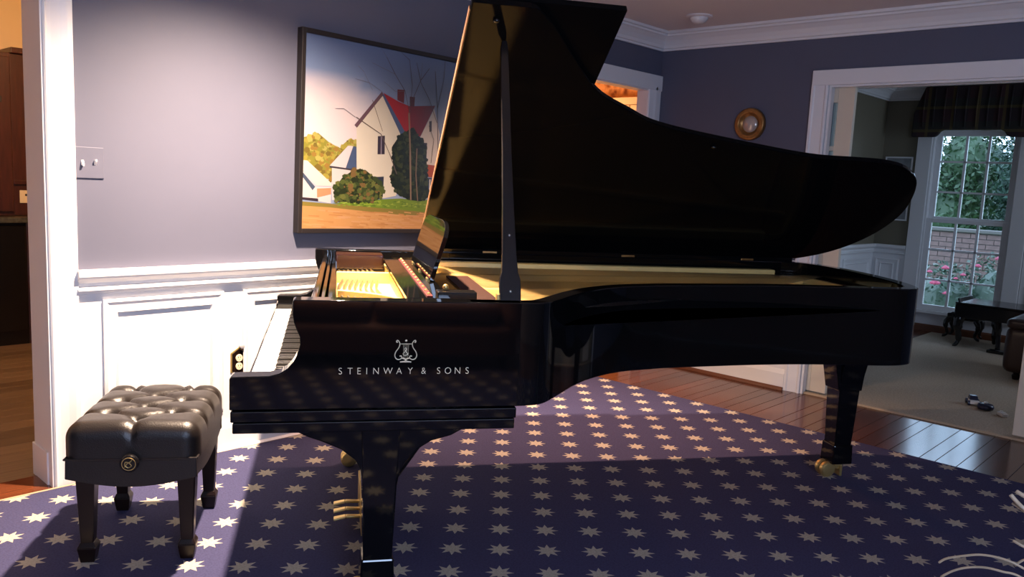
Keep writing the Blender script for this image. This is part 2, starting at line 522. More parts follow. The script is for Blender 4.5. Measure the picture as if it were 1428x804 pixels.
PAINT_BLOBS=[["olive", [[-0.01, 0.435], [0.084, 0.463], [0.151, 0.421], [0.218, 0.398], [0.166, 0.234], [0.009, 0.329]], 150], ["olive", [[0.218, 0.409], [0.259, 0.443], [0.313, 0.44], [0.311, 0.405], [0.26, 0.412], [0.187, 0.326]], 40], ["ever", [[0.535, 0.428], [0.588, 0.5], [0.668, 0.533], [0.734, 0.489], [0.77, 0.438], [0.786, 0.3], [0.805, 0.176], [0.749, 0.151], [0.669, 0.156], [0.579, 0.187], [0.532, 0.26], [0.547, 0.333]], 420], ["bush", [[0.183, 0.206], [0.24, 0.261], [0.304, 0.301], [0.37, 0.301], [0.416, 0.274], [0.488, 0.226], [0.487, 0.166], [0.422, 0.14], [0.191, 0.134]], 260]]
PAINT_LINES=[["#8d7666", 0.0058, [[0.64, 0.616], [0.659, 0.415], [0.677, 0.156]]], ["#7a675a", 0.0042, [[0.705, 0.434], [0.705, 0.296], [0.725, 0.15]]], ["#5d5058", 0.0018, [[0.644, 0.617], [0.609, 0.724], [0.539, 0.802], [0.48, 0.88]]], ["#5d5058", 0.0017, [[0.644, 0.617], [0.656, 0.759], [0.63, 0.888], [0.568, 0.98]]], ["#5d5058", 0.0017, [[0.66, 0.685], [0.713, 0.796], [0.769, 0.864]]], ["#5d5058", 0.002, [[0.894, 0.178], [0.856, 0.445], [0.839, 0.66], [0.811, 0.855]]], ["#5d5058", 0.0017, [[0.839, 0.66], [0.875, 0.818], [0.879, 0.925]]], ["#5d5058", 0.0017, [[0.839, 0.583], [0.779, 0.699], [0.714, 0.782], [0.679, 0.881]]], ["#6a5a58", 0.0025, [[0.303, 0.56], [0.461, 0.489], [0.522, 0.391], [0.574, 0.289]]], ["#6a5a58", 0.0017, [[0.399, 0.655], [0.47, 0.504]]], ["#7b707c", 0.0011, [[0.46, 0.703], [0.378, 0.738], [0.29, 0.747]]], ["#7b707c", 0.0011, [[0.298, 0.559], [0.228, 0.594], [0.178, 0.589]]], ["#7b707c", 0.001, [[0.397, 0.705], [0.34, 0.789], [0.305, 0.812]]], ["#7b707c", 0.001, [[0.539, 0.802], [0.464, 0.821], [0.391, 0.839]]], ["#6a5a58", 0.0017, [[0.809, 0.363], [0.822, 0.489], [0.783, 0.562]]], ["#7b707c", 0.001, [[0.48, 0.88], [0.441, 0.931]]], ["#7b707c", 0.001, [[0.609, 0.724], [0.543, 0.716], [0.467, 0.757]]], ["#7b707c", 0.001, [[0.713, 0.796], [0.718, 0.886]]], ["#5d5058", 0.0017, [[0.896, 0.306], [0.916, 0.512], [0.924, 0.716], [0.978, 0.878]]]]

# ================================================================ THE SETTING
WB, XR, CE, X2 = 3.4715, 5.21, 2.433, 8.86

# floor: subfloor with single stained planks, wide and narrow ones mixed
floor = struct(MB().box(-2.3, 9.0, -2.7, 3.66, -0.06, -0.013).build('floor', M['subfloor']))
plank_mesh = {}
def planks(x0, x1, ya, yb, start=0):
    y, i = ya, start
    while y < yb:
        w = (0.10, 0.075, 0.15, 0.075)[i % 4]
        key = (round(x1 - x0, 3), w)
        if key not in plank_mesh:
            plank_mesh[key] = MB().box(0, x1 - x0, 0.0012, w - 0.0012, -0.013, 0).mesh('plank')
        o = link('plank', plank_mesh[key], M['plank'], floor, bevel=0.0012, segs=1)
        o.location = (x0, y, 0)
        y += w
        i += 1
planks(4.41, 5.27, 1.033 - 0.4 * 3, 3.35)
planks(5.27, 8.84, 2.433, 3.05)
planks(5.27, 8.84, -0.6, -0.4)
part('threshold', (0.12, 1.06, 3.445, 3.64, -0.013, 0.004), M['plank'], floor)

kf = struct(MB().box(-1.2, 3.4, 3.64, 6.75, -0.06, -0.013).build('floor', M['kfloor']))
for k in range(26):
    o = link('plank', plank_mesh.setdefault('kitchen', MB().box(0, 4.6, .001, .119, -.013, 0).mesh('plank')), M['kplank'], kf, bevel=.0012, segs=1)
    o.location = (-1.2, 3.642 + k * .1195, 0)
hf = struct(MB().box(3.5, 6.6, 3.56, 5.4, -0.06, 0.0).build('floor', M['subfloor']))

# walls
def wall(name, boxes, m):
    b = MB()
    for x in boxes:
        b.box(*x)
    return struct(b.build(name, m))
T, T2 = 0.2, 0.085
wall_back = wall('wall_back', [(-2.2, 0.12, WB, WB + T, 0, CE), (0.12, 1.06, WB, WB + T, 2.03, CE), (1.06, 3.5, WB, WB + T, 0, CE), (3.5, 4.2, WB, WB + T2, 0, CE),
                               (4.2, 5.06, WB, WB + T2, 2.03, CE), (5.06, 5.33, WB, WB + T2, 0, CE)], M['wall'])
wall_right = wall('wall_right', [(XR, XR + .12, 2.19, WB, 0, CE), (XR, XR + .12, 0.45, 2.19, 2.02, CE), (XR, XR + .12, -2.7, 0.45, 0, CE)], M['wall'])
wall_left = wall('wall_left', [(-2.32, -2.2, -2.7, WB + T, 0, CE)], M['nearwall'])
wall_front = wall('wall_front', [(-2.2, XR + .12, -2.72, -2.6, 0, CE)], M['nearwall'])
ceiling = wall('ceiling', [(-2.32, 5.33, -2.72, WB + T, CE, CE + .08)], M['ceil'])
wall_far = wall('wall_far', [(X2, X2 + .14, 2.63, 3.24, 0, CE), (X2, X2 + .14, 1.86, 2.63, 0, .20), (X2, X2 + .14, 1.86, 2.63, 2.02, CE), (X2, X2 + .14, -1.1, 1.86, 0, CE)], M['olive'])
wall_far_left = wall('wall_far_left', [(5.33, X2, 3.1, 3.24, 0, CE)], M['olive'])
wall_far_right = wall('wall_far_right', [(5.33, X2 + .14, -1.14, -1.0, 0, CE)], M['olive'])
ceiling_far = wall('ceiling_far', [(5.33, X2 + .14, -1.14, 3.24, CE, CE + .08)], M['ceil'])
# kitchen and hall shells behind the painted wall
wall_kitchen = wall('wall_kitchen_back', [(-1.2, 3.4, 6.75, 6.87, 0, 2.5)], M['kceil'])
wall('wall_kitchen_left', [(-1.32, -1.2, 3.67, 6.87, 0, 2.5)], M['kceil'])
wall('wall_kitchen_right', [(3.4, 3.5, 3.672, 6.87, 0, 2.5)], M['kceil'])
wall('ceiling_kitchen', [(-1.32, 3.5, 3.67, 6.87, 2.5, 2.56)], M['kceil'])
wall('wall_hall_right', [(6.5, 6.6, 3.24, 5.4, 0, 2.433)], M['floral'])
wall('wall_hall_back', [(3.5, 6.6, 5.4, 5.5, 0, 2.433)], M['floral'])
wall('ceiling_hall', [(3.5, 6.6, 3.24, 5.5, 2.434, 2.5)], M['kceil'])

# white trim: crown, chair rails, wainscot, baseboards, casings
CROWN = [(0, 2.308), (.016, 2.308), (.018, 2.322), (.028, 2.326), (.034, 2.345), (.052, 2.372), (.078, 2.396), (.088, 2.40), (.09, 2.412), (.104, 2.416), (.108, 2.433), (0, 2.433)]
RAIL = [(0, .78), (.010, .78), (.012, .788), (.030, .792), (.034, .800), (.030, .808), (.014, .814), (.012, .828), (.024, .838), (.040, .848), (.044, .856), (.044, .874), (.04, .882), (0, .882)]
def run_x(name, prof, x0, x1, y, m):
    return struct(MB().prism([(y - d, z) for d, z in prof], x0, x1, 'x').build(name, m, bevel=0.0015))
def run_y(name, prof, y0, y1, x, m, s=1):
    return struct(MB().prism([(x - s * d, z) for d, z in prof], y0, y1, 'y').build(name, m, bevel=0.0015))
run_x('trim_1', CROWN, -2.2, XR, WB, M['white'])
run_y('trim_2', CROWN, -2.6, WB, XR, M['white'])
run_x('trim_3', RAIL, 1.15, 4.06, WB, M['white'])
run_y('trim_4', RAIL, 2.304, WB, XR, M['white'])
BASE = [(0, 0), (.018, 0), (.018, .11), (.012, .125), (.006, .14), (0, .14)]
run_x('baseboard_back', BASE, 1.155, 4.06, WB - .008, M['white'])
run_y('baseboard_right', BASE, 2.304, WB, XR - .008, M['white'])
run_x('trim_5', [(0, 0), (.016, 0), (.014, .012), (0, .02)], 1.155, 4.06, WB - .026, M['white'])
run_y('trim_6', [(0, 0), (.02, 0), (.017, .014), (.006, .022), (0, .022)], 2.304, 3.44, XR - .026, M['shoe'])

def panel_frame(parent, a0, a1, z0, z1, axis, face, m, s=1):
    """raised mitred moulding; 'axis' is the direction along the wall"""
    b = MB()
    prof = [(0.0, 0.0), (0.0, 0.010), (0.012, 0.016), (0.022, 0.010), (0.045, 0.006), (0.055, 0.012), (0.062, 0.0)]
    rings = []
    for inset, d in prof:
        ring = []
        for a, z in ((a0 + inset, z0 + inset), (a1 - inset, z0 + inset), (a1 - inset, z1 - inset), (a0 + inset, z1 - inset)):
            ring.append(b.v((a, face - d, z) if axis == 'x' else (face - s * d, a, z)))
        rings.append(ring)
    for A, B in zip(rings, rings[1:]):
        for k in range(4):
            b.bm.faces.new((A[k], A[(k + 1) % 4], B[(k + 1) % 4], B[k]))
    return b.build('panel_moulding', m, parent)
w1 = struct(MB().box(1.155, 4.06, WB - .008, WB, 0, .80).build('trim_7', M['white']))
for x0 in (1.248, 1.868, 2.488, 3.108):
    panel_frame(w1, x0, x0 + .523, .20, .757, 'x', WB - .008, M['white'])
w2 = struct(MB().box(XR - .008, XR, 2.304, WB, 0, .80).build('trim_8', M['white']))
for y0 in (2.37, 2.93):
    panel_frame(w2, y0, y0 + .48, .20, .757, 'y', XR - .008, M['white'])

CAS = [(0, 0), (0, .016), (.008, .022), (.016, .014), (.03, .014), (.06, .018), (.085, .024), (.104, .024), (.104, 0)]
def casing_x(name, x_in, x_out, y, z1, m):
    """vertical door casing on a wall facing -y"""
    s = 1 if x_out > x_in else -1
    return struct(MB().prism([(x_in + s * a, y - d) for a, d in CAS], 0, z1, 'z').build(name, m, bevel=.0015))
door_1 = tag(thing('door_1', None, None), kind='structure')
o = casing_x('casing', 1.050, 1.155, WB, 2.03, M['white']); o.parent = door_1
o = casing_x('casing', 0.13, 0.026, WB, 2.03, M['white']); o.parent = door_1
part('casing', (0.026, 1.155, WB - .024, WB, 2.03, 2.13), M['white'], door_1, .003)
part('jamb', (1.043, 1.06, WB - .012, WB + T, 0, 2.03), M['white'], door_1, .002)
part('jamb', (0.12, 0.137, WB - .012, WB + T, 0, 2.03), M['white'], door_1, .002)
part('jamb', (0.137, 1.043, WB - .012, WB + T, 2.013, 2.03), M['white'], door_1)
part('plinth', (1.037, 1.075, WB + .03, WB + T + .012, 0, .14), M['white'], door_1, .003)
door_2 = tag(thing('door_2', None, None), kind='structure')
o = casing_x('casing', 5.045, 5.149, WB, 2.045, M['white']); o.parent = door_2
part('casing', (5.149, 5.205, WB - .014, WB, 0, 2.13), M['white'], door_2)
o = casing_x('casing', 4.215, 4.111, WB, 2.045, M['white']); o.parent = door_2
part('casing', (4.111, 5.205, WB - .024, WB, 2.02, 2.13), M['white'], door_2, .004)
part('jamb', (5.043, 5.06, WB - .01, WB + T2, 0, 2.03), M['white'], door_2, .002)
part('jamb', (4.2, 4.217, WB - .01, WB + T2, 0, 2.03), M['white'], door_2, .002)
part('jamb', (4.217, 5.043, WB - .01, WB + T2, 2.013, 2.03), M['white'], door_2)
# cased opening with sliding pocket doors
door_3 = tag(thing('door_3', None, None), kind='structure')
cy = [(2.196, 0), (2.196, .018), (2.21, .022), (2.22, .014), (2.28, .018), (2.288, .024), (2.304, .024), (2.304, 0)]
MB().prism([(XR - d, y) for y, d in cy], 0, 2.02, 'z').build('casing', M['white'], door_3, .0015)
part('casing', (XR - .024, XR, 0.34, 2.304, 2.013, 2.108), M['white'], door_3, .004)
part('casing', (XR - .024, XR, 0.34, 0.445, 0, 2.013), M['white'], door_3, .004)
part('jamb', (XR - .005, XR + .045, 2.178, 2.194, 0, 2.013), M['white'], door_3)
part('jamb', (XR + .085, XR + .13, 2.178, 2.194, 0, 2.013), M['white'], door_3)
part('jamb', (XR - .005, XR + .045, 0.45, 2.178, 2.0, 2.02), M['white'], door_3)
part('jamb', (XR + .085, XR + .13, 0.45, 2.178, 2.0, 2.02), M['white'], door_3)
def pocket_leaf(y_edge, sgn):
    """cream sliding leaf with panes; y_edge is its visible leading edge"""
    lf = tag(thing('door_4' if sgn > 0 else 'door_5', None, None), kind='structure')
    x0, x1 = XR + .047, XR + .083
    def B(a0, a1, z0, z1, name, m, d=0.0, bev=.003):
        ya, yb = sorted((y_edge + sgn * a0, y_edge + sgn * a1))
        return part(name, (x0 + d, x1 - d, ya, yb, z0, z1), m, lf, bev)
    end = .62 if sgn > 0 else .30
    B(0, .105, .02, 2.012, 'stile', M['cream'])
    B(.105, end, 1.91, 2.012, 'rail', M['cream'])
    B(.105, end, .02, .27, 'rail', M['cream'])
    B(.105, end, 1.605, 1.635, 'muntin', M['cream'])
    B(.105, end, 1.27, 1.30, 'muntin', M['cream'])
    B(.105, end, .93, .96, 'muntin', M['cream'])
    for z0, z1 in ((1.635, 1.91), (1.30, 1.605), (.96, 1.27)):
        B(.105, end, z0, z1, 'pane', M['glass'], .014, 0)
    B(.105, end, .27, .93, 'panel', M['cream'], .008, 0)
pocket_leaf(2.047, 1)
pocket_leaf(0.963, -1)

# far room trim
def fx(d):
    return X2 - d
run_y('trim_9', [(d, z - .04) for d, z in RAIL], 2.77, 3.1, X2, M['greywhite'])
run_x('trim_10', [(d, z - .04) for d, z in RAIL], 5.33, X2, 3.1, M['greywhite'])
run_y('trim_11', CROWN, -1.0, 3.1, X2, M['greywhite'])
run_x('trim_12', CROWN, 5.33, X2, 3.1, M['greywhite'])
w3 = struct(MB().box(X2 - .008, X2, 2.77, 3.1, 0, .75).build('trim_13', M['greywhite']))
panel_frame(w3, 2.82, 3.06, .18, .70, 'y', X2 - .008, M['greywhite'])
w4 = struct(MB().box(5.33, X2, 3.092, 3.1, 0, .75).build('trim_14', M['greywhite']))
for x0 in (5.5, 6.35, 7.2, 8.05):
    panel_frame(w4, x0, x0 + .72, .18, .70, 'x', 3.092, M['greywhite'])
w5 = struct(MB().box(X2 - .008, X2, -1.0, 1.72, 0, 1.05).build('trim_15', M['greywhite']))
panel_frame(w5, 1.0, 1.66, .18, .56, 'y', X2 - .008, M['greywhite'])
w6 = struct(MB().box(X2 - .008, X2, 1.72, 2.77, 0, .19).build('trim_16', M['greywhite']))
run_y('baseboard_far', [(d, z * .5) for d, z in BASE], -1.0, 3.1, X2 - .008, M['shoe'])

# the tall window of the far room: three by three panes above, the same below
win = tag(thing('window_1', None, None, (X2, 2.245, 0)), kind='structure')
def W(name, y0, y1, z0, z1, x0, x1, m, par, bev=.003):
    return MB(off=(X2, 2.245, 0)).box(x0, x1, y0, y1, z0, z1).build(name, m, par, bev)
W('casing', 2.63, 2.765, .2, 2.02, X2 - .03, X2, M['greywhite'], win)
W('casing', 1.725, 1.86, .2, 2.02, X2 - .03, X2, M['greywhite'], win)
W('casing', 1.725, 2.765, 2.02, 2.14, X2 - .03, X2, M['greywhite'], win)
W('sill', 1.70, 2.79, .185, .215, X2 - .06, X2 + .1, M['greywhite'], win)
W('frame', 2.612, 2.63, .215, 2.02, X2 - .005, X2 + .13, M['greywhite'], win)
W('frame', 1.86, 2.63, 2.002, 2.02, X2 - .005, X2 + .13, M['greywhite'], win)
W('frame', 1.86, 1.878, .215, 2.02, X2 - .005, X2 + .13, M['greywhite'], win)
for nm, z0, z1, xs, zc in (('sash', 1.10, 2.005, X2 + .06, (1.16, 1.405, 1.705, 1.957)), ('sash', .215, 1.14, X2 + .01, (.268, .525, .83, 1.10))):
    b = MB(off=(X2, 2.245, 0))
    b.box(xs, xs + .04, 2.56, 2.612, z0, z1)
    b.box(xs, xs + .04, 1.878, 1.93, z0, z1)
    b.box(xs, xs + .04, 1.93, 2.56, z0, zc[0])
    b.box(xs, xs + .04, 1.93, 2.56, zc[3], z1)
    s = b.build(nm, M['greywhite'], win, .003)
    for z in zc[1:3]:
        W('muntin', 1.93, 2.56, z - .009, z + .009, xs + .004, xs + .036, M['greywhite'], s, .002)
    for y in (2.338, 2.139):
        W('muntin', y - .011, y + .011, zc[0], zc[3], xs + .004, xs + .036, M['greywhite'], s, .002)
    ys = (2.56, 2.338, 2.139, 1.93)
    for i in range(3):
        for j in range(3):
            W('pane', ys[i + 1], ys[i], zc[j], zc[j + 1], xs + .018, xs + .022, M['glass'], s, 0)

# far room carpet
rug2 = MB().box(5.245, 8.76, -.3, 2.41, -.013, .010).build('carpet', M['carpet'])
tag(rug2, 'plain beige carpet covering the floor of the room beyond the opening', 'carpet')
MB().box(5.225, 5.245, -.3, 2.41, -.013, .011).build('binding', M['binding'], rug2)

# navy rug with stars
rug = MB().box(-1.6, 4.41, -1.4, 3.43, -.013, .008).build('star_rug', M['rug'])
tag(rug, 'large navy blue rug patterned with beige eight pointed stars', 'rug')
MB().box(-1.6, 4.41, 3.43, 3.441, -.013, .010).build('binding', M['binding'], rug)

# ================================================================ THINGS ON THE WALLS
# light switch plate painted like the wall
sw = thing('switch_plate', 'blue painted double light switch plate beside the white door casing', 'light switch', (1.208, WB, 1.309))
part('plate', (-.058, .058, -.006, 0, -.062, .062), M['wall'], sw, .004)
for dx, up in ((-.024, -1), (.024, 1)):
    MB().hexa([(dx - .005, -.006, -.010), (dx + .005, -.006, -.010), (dx + .005, -.006, .010), (dx - .005, -.006, .010)],
              [(dx - .0035, -.019, up * .010 - .004), (dx + .0035, -.019, up * .010 - .004), (dx + .0035, -.019, up * .010 + .004), (dx - .0035, -.019, up * .010 + .004)]).build('toggle', M['white'], sw, .001)

# brass outlet on the wainscot
ou = thing('wall_outlet', 'brown brass edged duplex outlet on the white panel beside the keyboard', 'outlet', (1.847, WB - .009, .417))
def octa(w, h, c):
    return [(-w, -h + c), (0, -h - c * .2), (w, -h + c), (w, h - c), (0, h + c * .2), (-w, h - c)]
MB().prism(octa(.040, .066, .02), -.004, 0, 'y').build('plate_edge', M['brass'], ou, .002)
MB().prism(octa(.033, .059, .018), -.007, -.003, 'y').build('plate', M['darkwood'], ou, .001)
for z in (.0195, -.0195):
    rc = MB().lathe([(0.001, -.0115), (.0165, -.0115), (.0175, -.009), (.0175, -.006)], (0, 0, z), 20, 'y').build('receptacle', M['almond'], ou)
    for dx, dz, hh in ((-.006, .004, .0035), (.006, .004, .0035), (0, -.0075, .002)):
        MB().box(dx - .0012, dx + .0012, -.0125, -.0112, z + dz - hh, z + dz + hh).build('slot', M['hinge'], rc)
MB().lathe([(.001, -.022), (.010, -.02), (.012, -.01), (.010, 0)], (.012, 0, .074), 16, 'y').build('grey_knob', mat('grey_plastic', (.35, .35, .38), .3), ou)

# painting: country house with red roof
pt = thing('framed_painting', 'dark framed landscape painting of a white house with a red roof', 'painting', (2.155, WB, 1.04))
pt.rotation_euler = (0, .013, 0)
PW, PH = 1.30, .922
FY0, FY1 = -.046, -.002
part('frame_bar', (-.022, 0, FY0, FY1, -.022, PH + .022), M['frame'], pt, .002)
part('frame_bar', (PW, PW + .022, FY0, FY1, -.022, PH + .022), M['frame'], pt, .002)
part('frame_bar', (0, PW, FY0, FY1, PH, PH + .022), M['frame'], pt, .002)
part('frame_bar', (0, PW, FY0, FY1, -.022, 0), M['frame'], pt, .002)
rng = random.Random(11)
pb = bmesh.new()
cl = pb.loops.layers.float_color.new('paint')
lay = [0]
def clip(p):
    return (min(max(p[0], .0005), PW - .0005), min(max(p[1], .0005), PH - .0005))
def dab(poly, col, z=None):
    pts = [clip(p) for p in poly]
    if len(set(pts)) < 3:
        return
    lay[0] += 1
    d = -.0335 - lay[0] * .0000012
    vs = [pb.verts.new((s, d, t)) for s, t in pts]
    f = pb.faces.new(vs)
    cc = col if isinstance(col[0], (list, tuple)) else [col] * len(vs)
    for lp, c in zip(f.loops, cc):
        lp[cl] = (*c, 1)
# sky: grid of brushed tints, blue above, pale pink cloud at the lower left
def skycol(s, t):
    t2 = t / PH
    blue = lin('#8d9fc6'); pale = lin('#dcd2da'); deep = lin('#7d95c4')
    cloud = max(0, 1 - (((s - .05) / .55) ** 2 + ((t2 - .50) / .33) ** 2)) ** .6
    cloud = min(1, cloud * 1.25)
    k = min(1, max(0, (t2 - .35) / .65))
    c = [b * (1 - k) + d * k for b, d in zip(lin('#93a3c4'), deep)]
    return tuple(a * (1 - cloud) + p * cloud for a, p in zip(c, pale))
NX, NY = 26, 18
for i in range(NX):
    for j in range(NY):
        q = [(i * PW / NX, j * PH / NY), ((i + 1) * PW / NX, j * PH / NY), ((i + 1) * PW / NX, (j + 1) * PH / NY), (i * PW / NX, (j + 1) * PH / NY)]
        dab(q, [skycol(*p) for p in q])
lay[0] += 40
extra_right = [['#c9955f', [[.78, -.1], [1.4, -.1], [1.4, .05], [.78, .075]]], ['#6f8a2c', [[.78, .07], [1.4, .045], [1.4, .17], [.78, .16]]],
               ['#8c8a4a', [[.9, .16], [1.4, .16], [1.4, .36], [1.2, .42], [1.0, .38], [.9, .3]]]]
def blob(kind, poly, n):
    pal = {'olive': ['#8f8a3a', '#a59a45', '#7a6a30', '#9a7a3a', '#b0a85a'], 'ever': ['#1c2418', '#27301c', '#323a22', '#15190f', '#3c452a'],
           'bush': ['#3c4a26', '#55602f', '#2a331c', '#6a7038', '#7a6038']}[kind]
    xs = [p[0] for p in poly]; ys = [p[1] for p in poly]
    def inside(x, y):
        c = False
        for (x1, y1), (x2, y2) in zip(poly, poly[1:] + poly[:1]):
            if (y1 > y) != (y2 > y) and x < (x2 - x1) * (y - y1) / (y2 - y1) + x1:
                c = not c
        return c
    dab(poly, lin(pal[0 if kind != 'bush' else 2]))
    k = 0
    while k < n:
        x, y = rng.uniform(min(xs), max(xs)), rng.uniform(min(ys), max(ys))
        if not inside(x, y):
            continue
        k += 1
        r = rng.uniform(.006, .02)
        a0 = rng.uniform(0, 6)
        dab([(x + r * math.cos(a0 + a), y + r * .8 * math.sin(a0 + a)) for a in (0, 1.3, 2.6, 3.7, 5)], lin(rng.choice(pal)))
for b in PAINT_BLOBS[:2]:
    blob(*b)
for c, P in extra_right:
    dab(P, lin(c))
for c, P in PAINT_POLYS:
    dab(P, lin(c))
for k in range(160):   # brushed tan road
    x, y = rng.uniform(0, PW), rng.uniform(0, .09)
    w_ = rng.uniform(.03, .1)
    dab([(x, y), (x + w_, y - .004), (x + w_, y + .002), (x, y + .005)], lin(rng.choice(['#d2a06c', '#c08a55', '#cf9d70', '#b98350'])))
for k in range(120):   # grass strokes
    x = rng.uniform(.2, .82); y = rng.uniform(.112, .145)
    dab([(x, y), (x + .025, y), (x + .02, y + .008)], lin(rng.choice(['#7f9a34', '#5d7a28', '#98ad48'])))
for b in PAINT_BLOBS[2:]:
    blob(*b)
for c, w_, P in PAINT_LINES:
    for (x0, y0), (x1, y1) in zip(P, P[1:]):
        L_ = math.hypot(x1 - x0, y1 - y0) or 1
        nx, ny = -(y1 - y0) / L_ * w_, (x1 - x0) / L_ * w_
        dab([(x0 - nx, y0 - ny), (x1 - nx * .8, y1 - ny * .8), (x1 + nx * .8, y1 + ny * .8), (x0 + nx, y0 + ny)], lin(c))
pme = bpy.data.meshes.new('canvas')
pb.to_mesh(pme)
pb.free()
mc = mat('oil_on_canvas', (.5, .5, .5), .3, bump=.15, bscale=200)
nt = mc.node_tree
at = nt.nodes.new('ShaderNodeAttribute')
at.attribute_name = 'paint'
vm = nt.nodes.new('ShaderNodeVectorMath')
vm.operation = 'SCALE'
vm.inputs['Scale'].default_value = 0.46
nt.links.new(at.outputs['Color'], vm.inputs[0])
nt.links.new(vm.outputs[0], nt.nodes['Principled BSDF'].inputs['Base Color'])
cv = link('canvas', pme, mc, pt)
part('backing', (0, PW, -.030, -.003, 0, PH), M['frame'], pt)

# small round gilt framed mirror on the right wall
cm = thing('round_mirror', 'small round gilt frame with a pale centre hanging on the blue wall', 'mirror', (XR, 2.717, 1.775))
MB().lathe([(.072, -.012), (.074, -.03), (.084, -.036), (.094, -.03), (.10, -.034), (.108, -.026), (.110, 0), (.06, 0)], (0, 0, 0), 40, 'x').build('frame', M['gilt'], cm, smooth=True)
MB().lathe([(.001, -.010), (.075, -.010), (.075, -.002), (.001, -.002)], (0, 0, 0), 32, 'x').build('mat_ring', M['mahog'], cm)
MB().lathe([(.001, -.030), (.02, -.028), (.040, -.023), (.055, -.014), (.057, -.009)], (0, 0, 0), 32, 'x').build('mirror_glass', M['mirror'], cm, smooth=True)

# ceiling dome light, switched off
dm = thing('ceiling_light', 'small white dome on the ceiling near the corner', 'ceiling light', (4.76, 2.91, CE))
MB().lathe([(.085, 0), (.085, -.006), (.07, -.012), (.06, -.012)], (0, 0, 0), 32).build('trim_ring', M['ceil'], dm)
MB().lathe([(.058, -.008), (.056, -.022), (.045, -.038), (.028, -.048), (.001, -.052)], (0, 0, 0), 32).build('dome', M['dome'], dm, smooth=True)

# ================================================================ KITCHEN BEYOND THE LEFT DOORWAY
KY = 6.35
def ksc(x, y6=6.0):     # positions measured on the plane y=6 moved out to the cabinet fronts
    return x * KY / y6
kb = thing('base_cabinet', 'red brown wooden base cabinet seen through the left doorway', 'cabinet', (1.9, KY, 0))
part('body', (-.10, .9, .02, .38, .0, .86), M['cherry'], kb, .004)
for x0, x1 in ((-.09, .40), (.41, .88)):
    dr = part('door', (x0, x1, 0.0, .02, .10, .82), M['cherry'], kb, .004)
    MB().box(x0 + .09, x1 - .09, -.006, 0.0, .19, .73).build('raised_panel', M['cherry'], dr, .006)
kd = thing('dishwasher', 'black appliance front beside the base cabinet in the kitchen', 'appliance', (1.50, KY, 0))
part('body', (-.32, .30, .02, .38, .0, .86), M['blacksatin'], kd, .004)
part('door', (-.31, .29, 0, .02, .1, .84), M['blacksatin'], kd, .006)
part('kick_plate', (-.31, .29, .03, .045, 0, .09), M['hinge'], kd)
kt = MB().box(1.1, 2.85, KY - .03, KY + .4, .862, .90).build('countertop', M['counter'], None, .004)
tag(kt, 'dark stone countertop on the kitchen cabinets', 'countertop')
ku = thing('tall_cabinet', 'tall red brown cabinet with dark iron hinge left in the kitchen doorway', 'cabinet', (1.5, KY + .12, .901))
part('body', (-.5, .265, .02, .27, 0, 1.12), M['cherry'], ku, .004)
dr = part('door', (-.28, .255, 0, .02, .03, 1.09), M['cherry'], ku, .004)
MB().box(-.2, .18, -.006, 0, .12, 1.0).build('raised_panel', M['cherry'], dr, .006)
MB().box(.05, .20, -.012, -.004, .78, .82).build('hinge', M['hinge'], dr, .002)
kp = thing('wall_panel', 'dark brown wooden side panel right in the kitchen doorway', 'cabinet', (1.9, KY + .15, .901))
part('body', (-.13, .8, .02, .24, 0, 1.12), M['cherry'], kp, .004)
part('cornice', (-.13, .8, -.01, .24, 1.12, 1.16), M['cherry'], kp, .006)
part('shelf_rail', (-.13, .8, 0.005, .02, .22, .25), M['cherry'], kp, .002)
ko = thing('wall_outlet', 'almond outlet plate on the brown kitchen panel', 'outlet', (1.845, KY + .169, 1.035))
part('plate', (-.04, .06, -.006, 0, -.045, .045), M['almond'], ko, .003)
part('slot', (-.006, .02, -.008, -.005, .005, .02), M['hinge'], ko)

# hall beyond the right doorway
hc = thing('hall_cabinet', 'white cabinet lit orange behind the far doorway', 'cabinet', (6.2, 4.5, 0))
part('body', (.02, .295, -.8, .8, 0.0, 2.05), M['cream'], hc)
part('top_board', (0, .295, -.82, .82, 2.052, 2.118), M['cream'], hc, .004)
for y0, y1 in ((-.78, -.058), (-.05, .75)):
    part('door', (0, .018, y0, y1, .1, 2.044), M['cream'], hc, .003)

# ================================================================ CONCERT GRAND PIANO  (u = along the piano, v = across, z up)
TH = R(-34)
EU = Vector((math.cos(TH), math.sin(TH), 0))
EV = Vector((-math.sin(TH), math.cos(TH), 0))
OFF = (1.1, 3.05, 0)
gp = thing('grand_piano', 'huge glossy black concert grand piano with its lid propped wide open', 'piano', tuple(EU * OFF[0] + EV * OFF[1]), TH)
def P(): return MB(off=OFF)
def pbox(name, u0, u1, v0, v1, z0, z1, m, par=gp, bev=.003):
    return P().box(u0, u1, v0, v1, z0, z1).build(name, m, par, bev)
ZB, ZT = .66, .97
V0, V1 = 2.268, 3.83

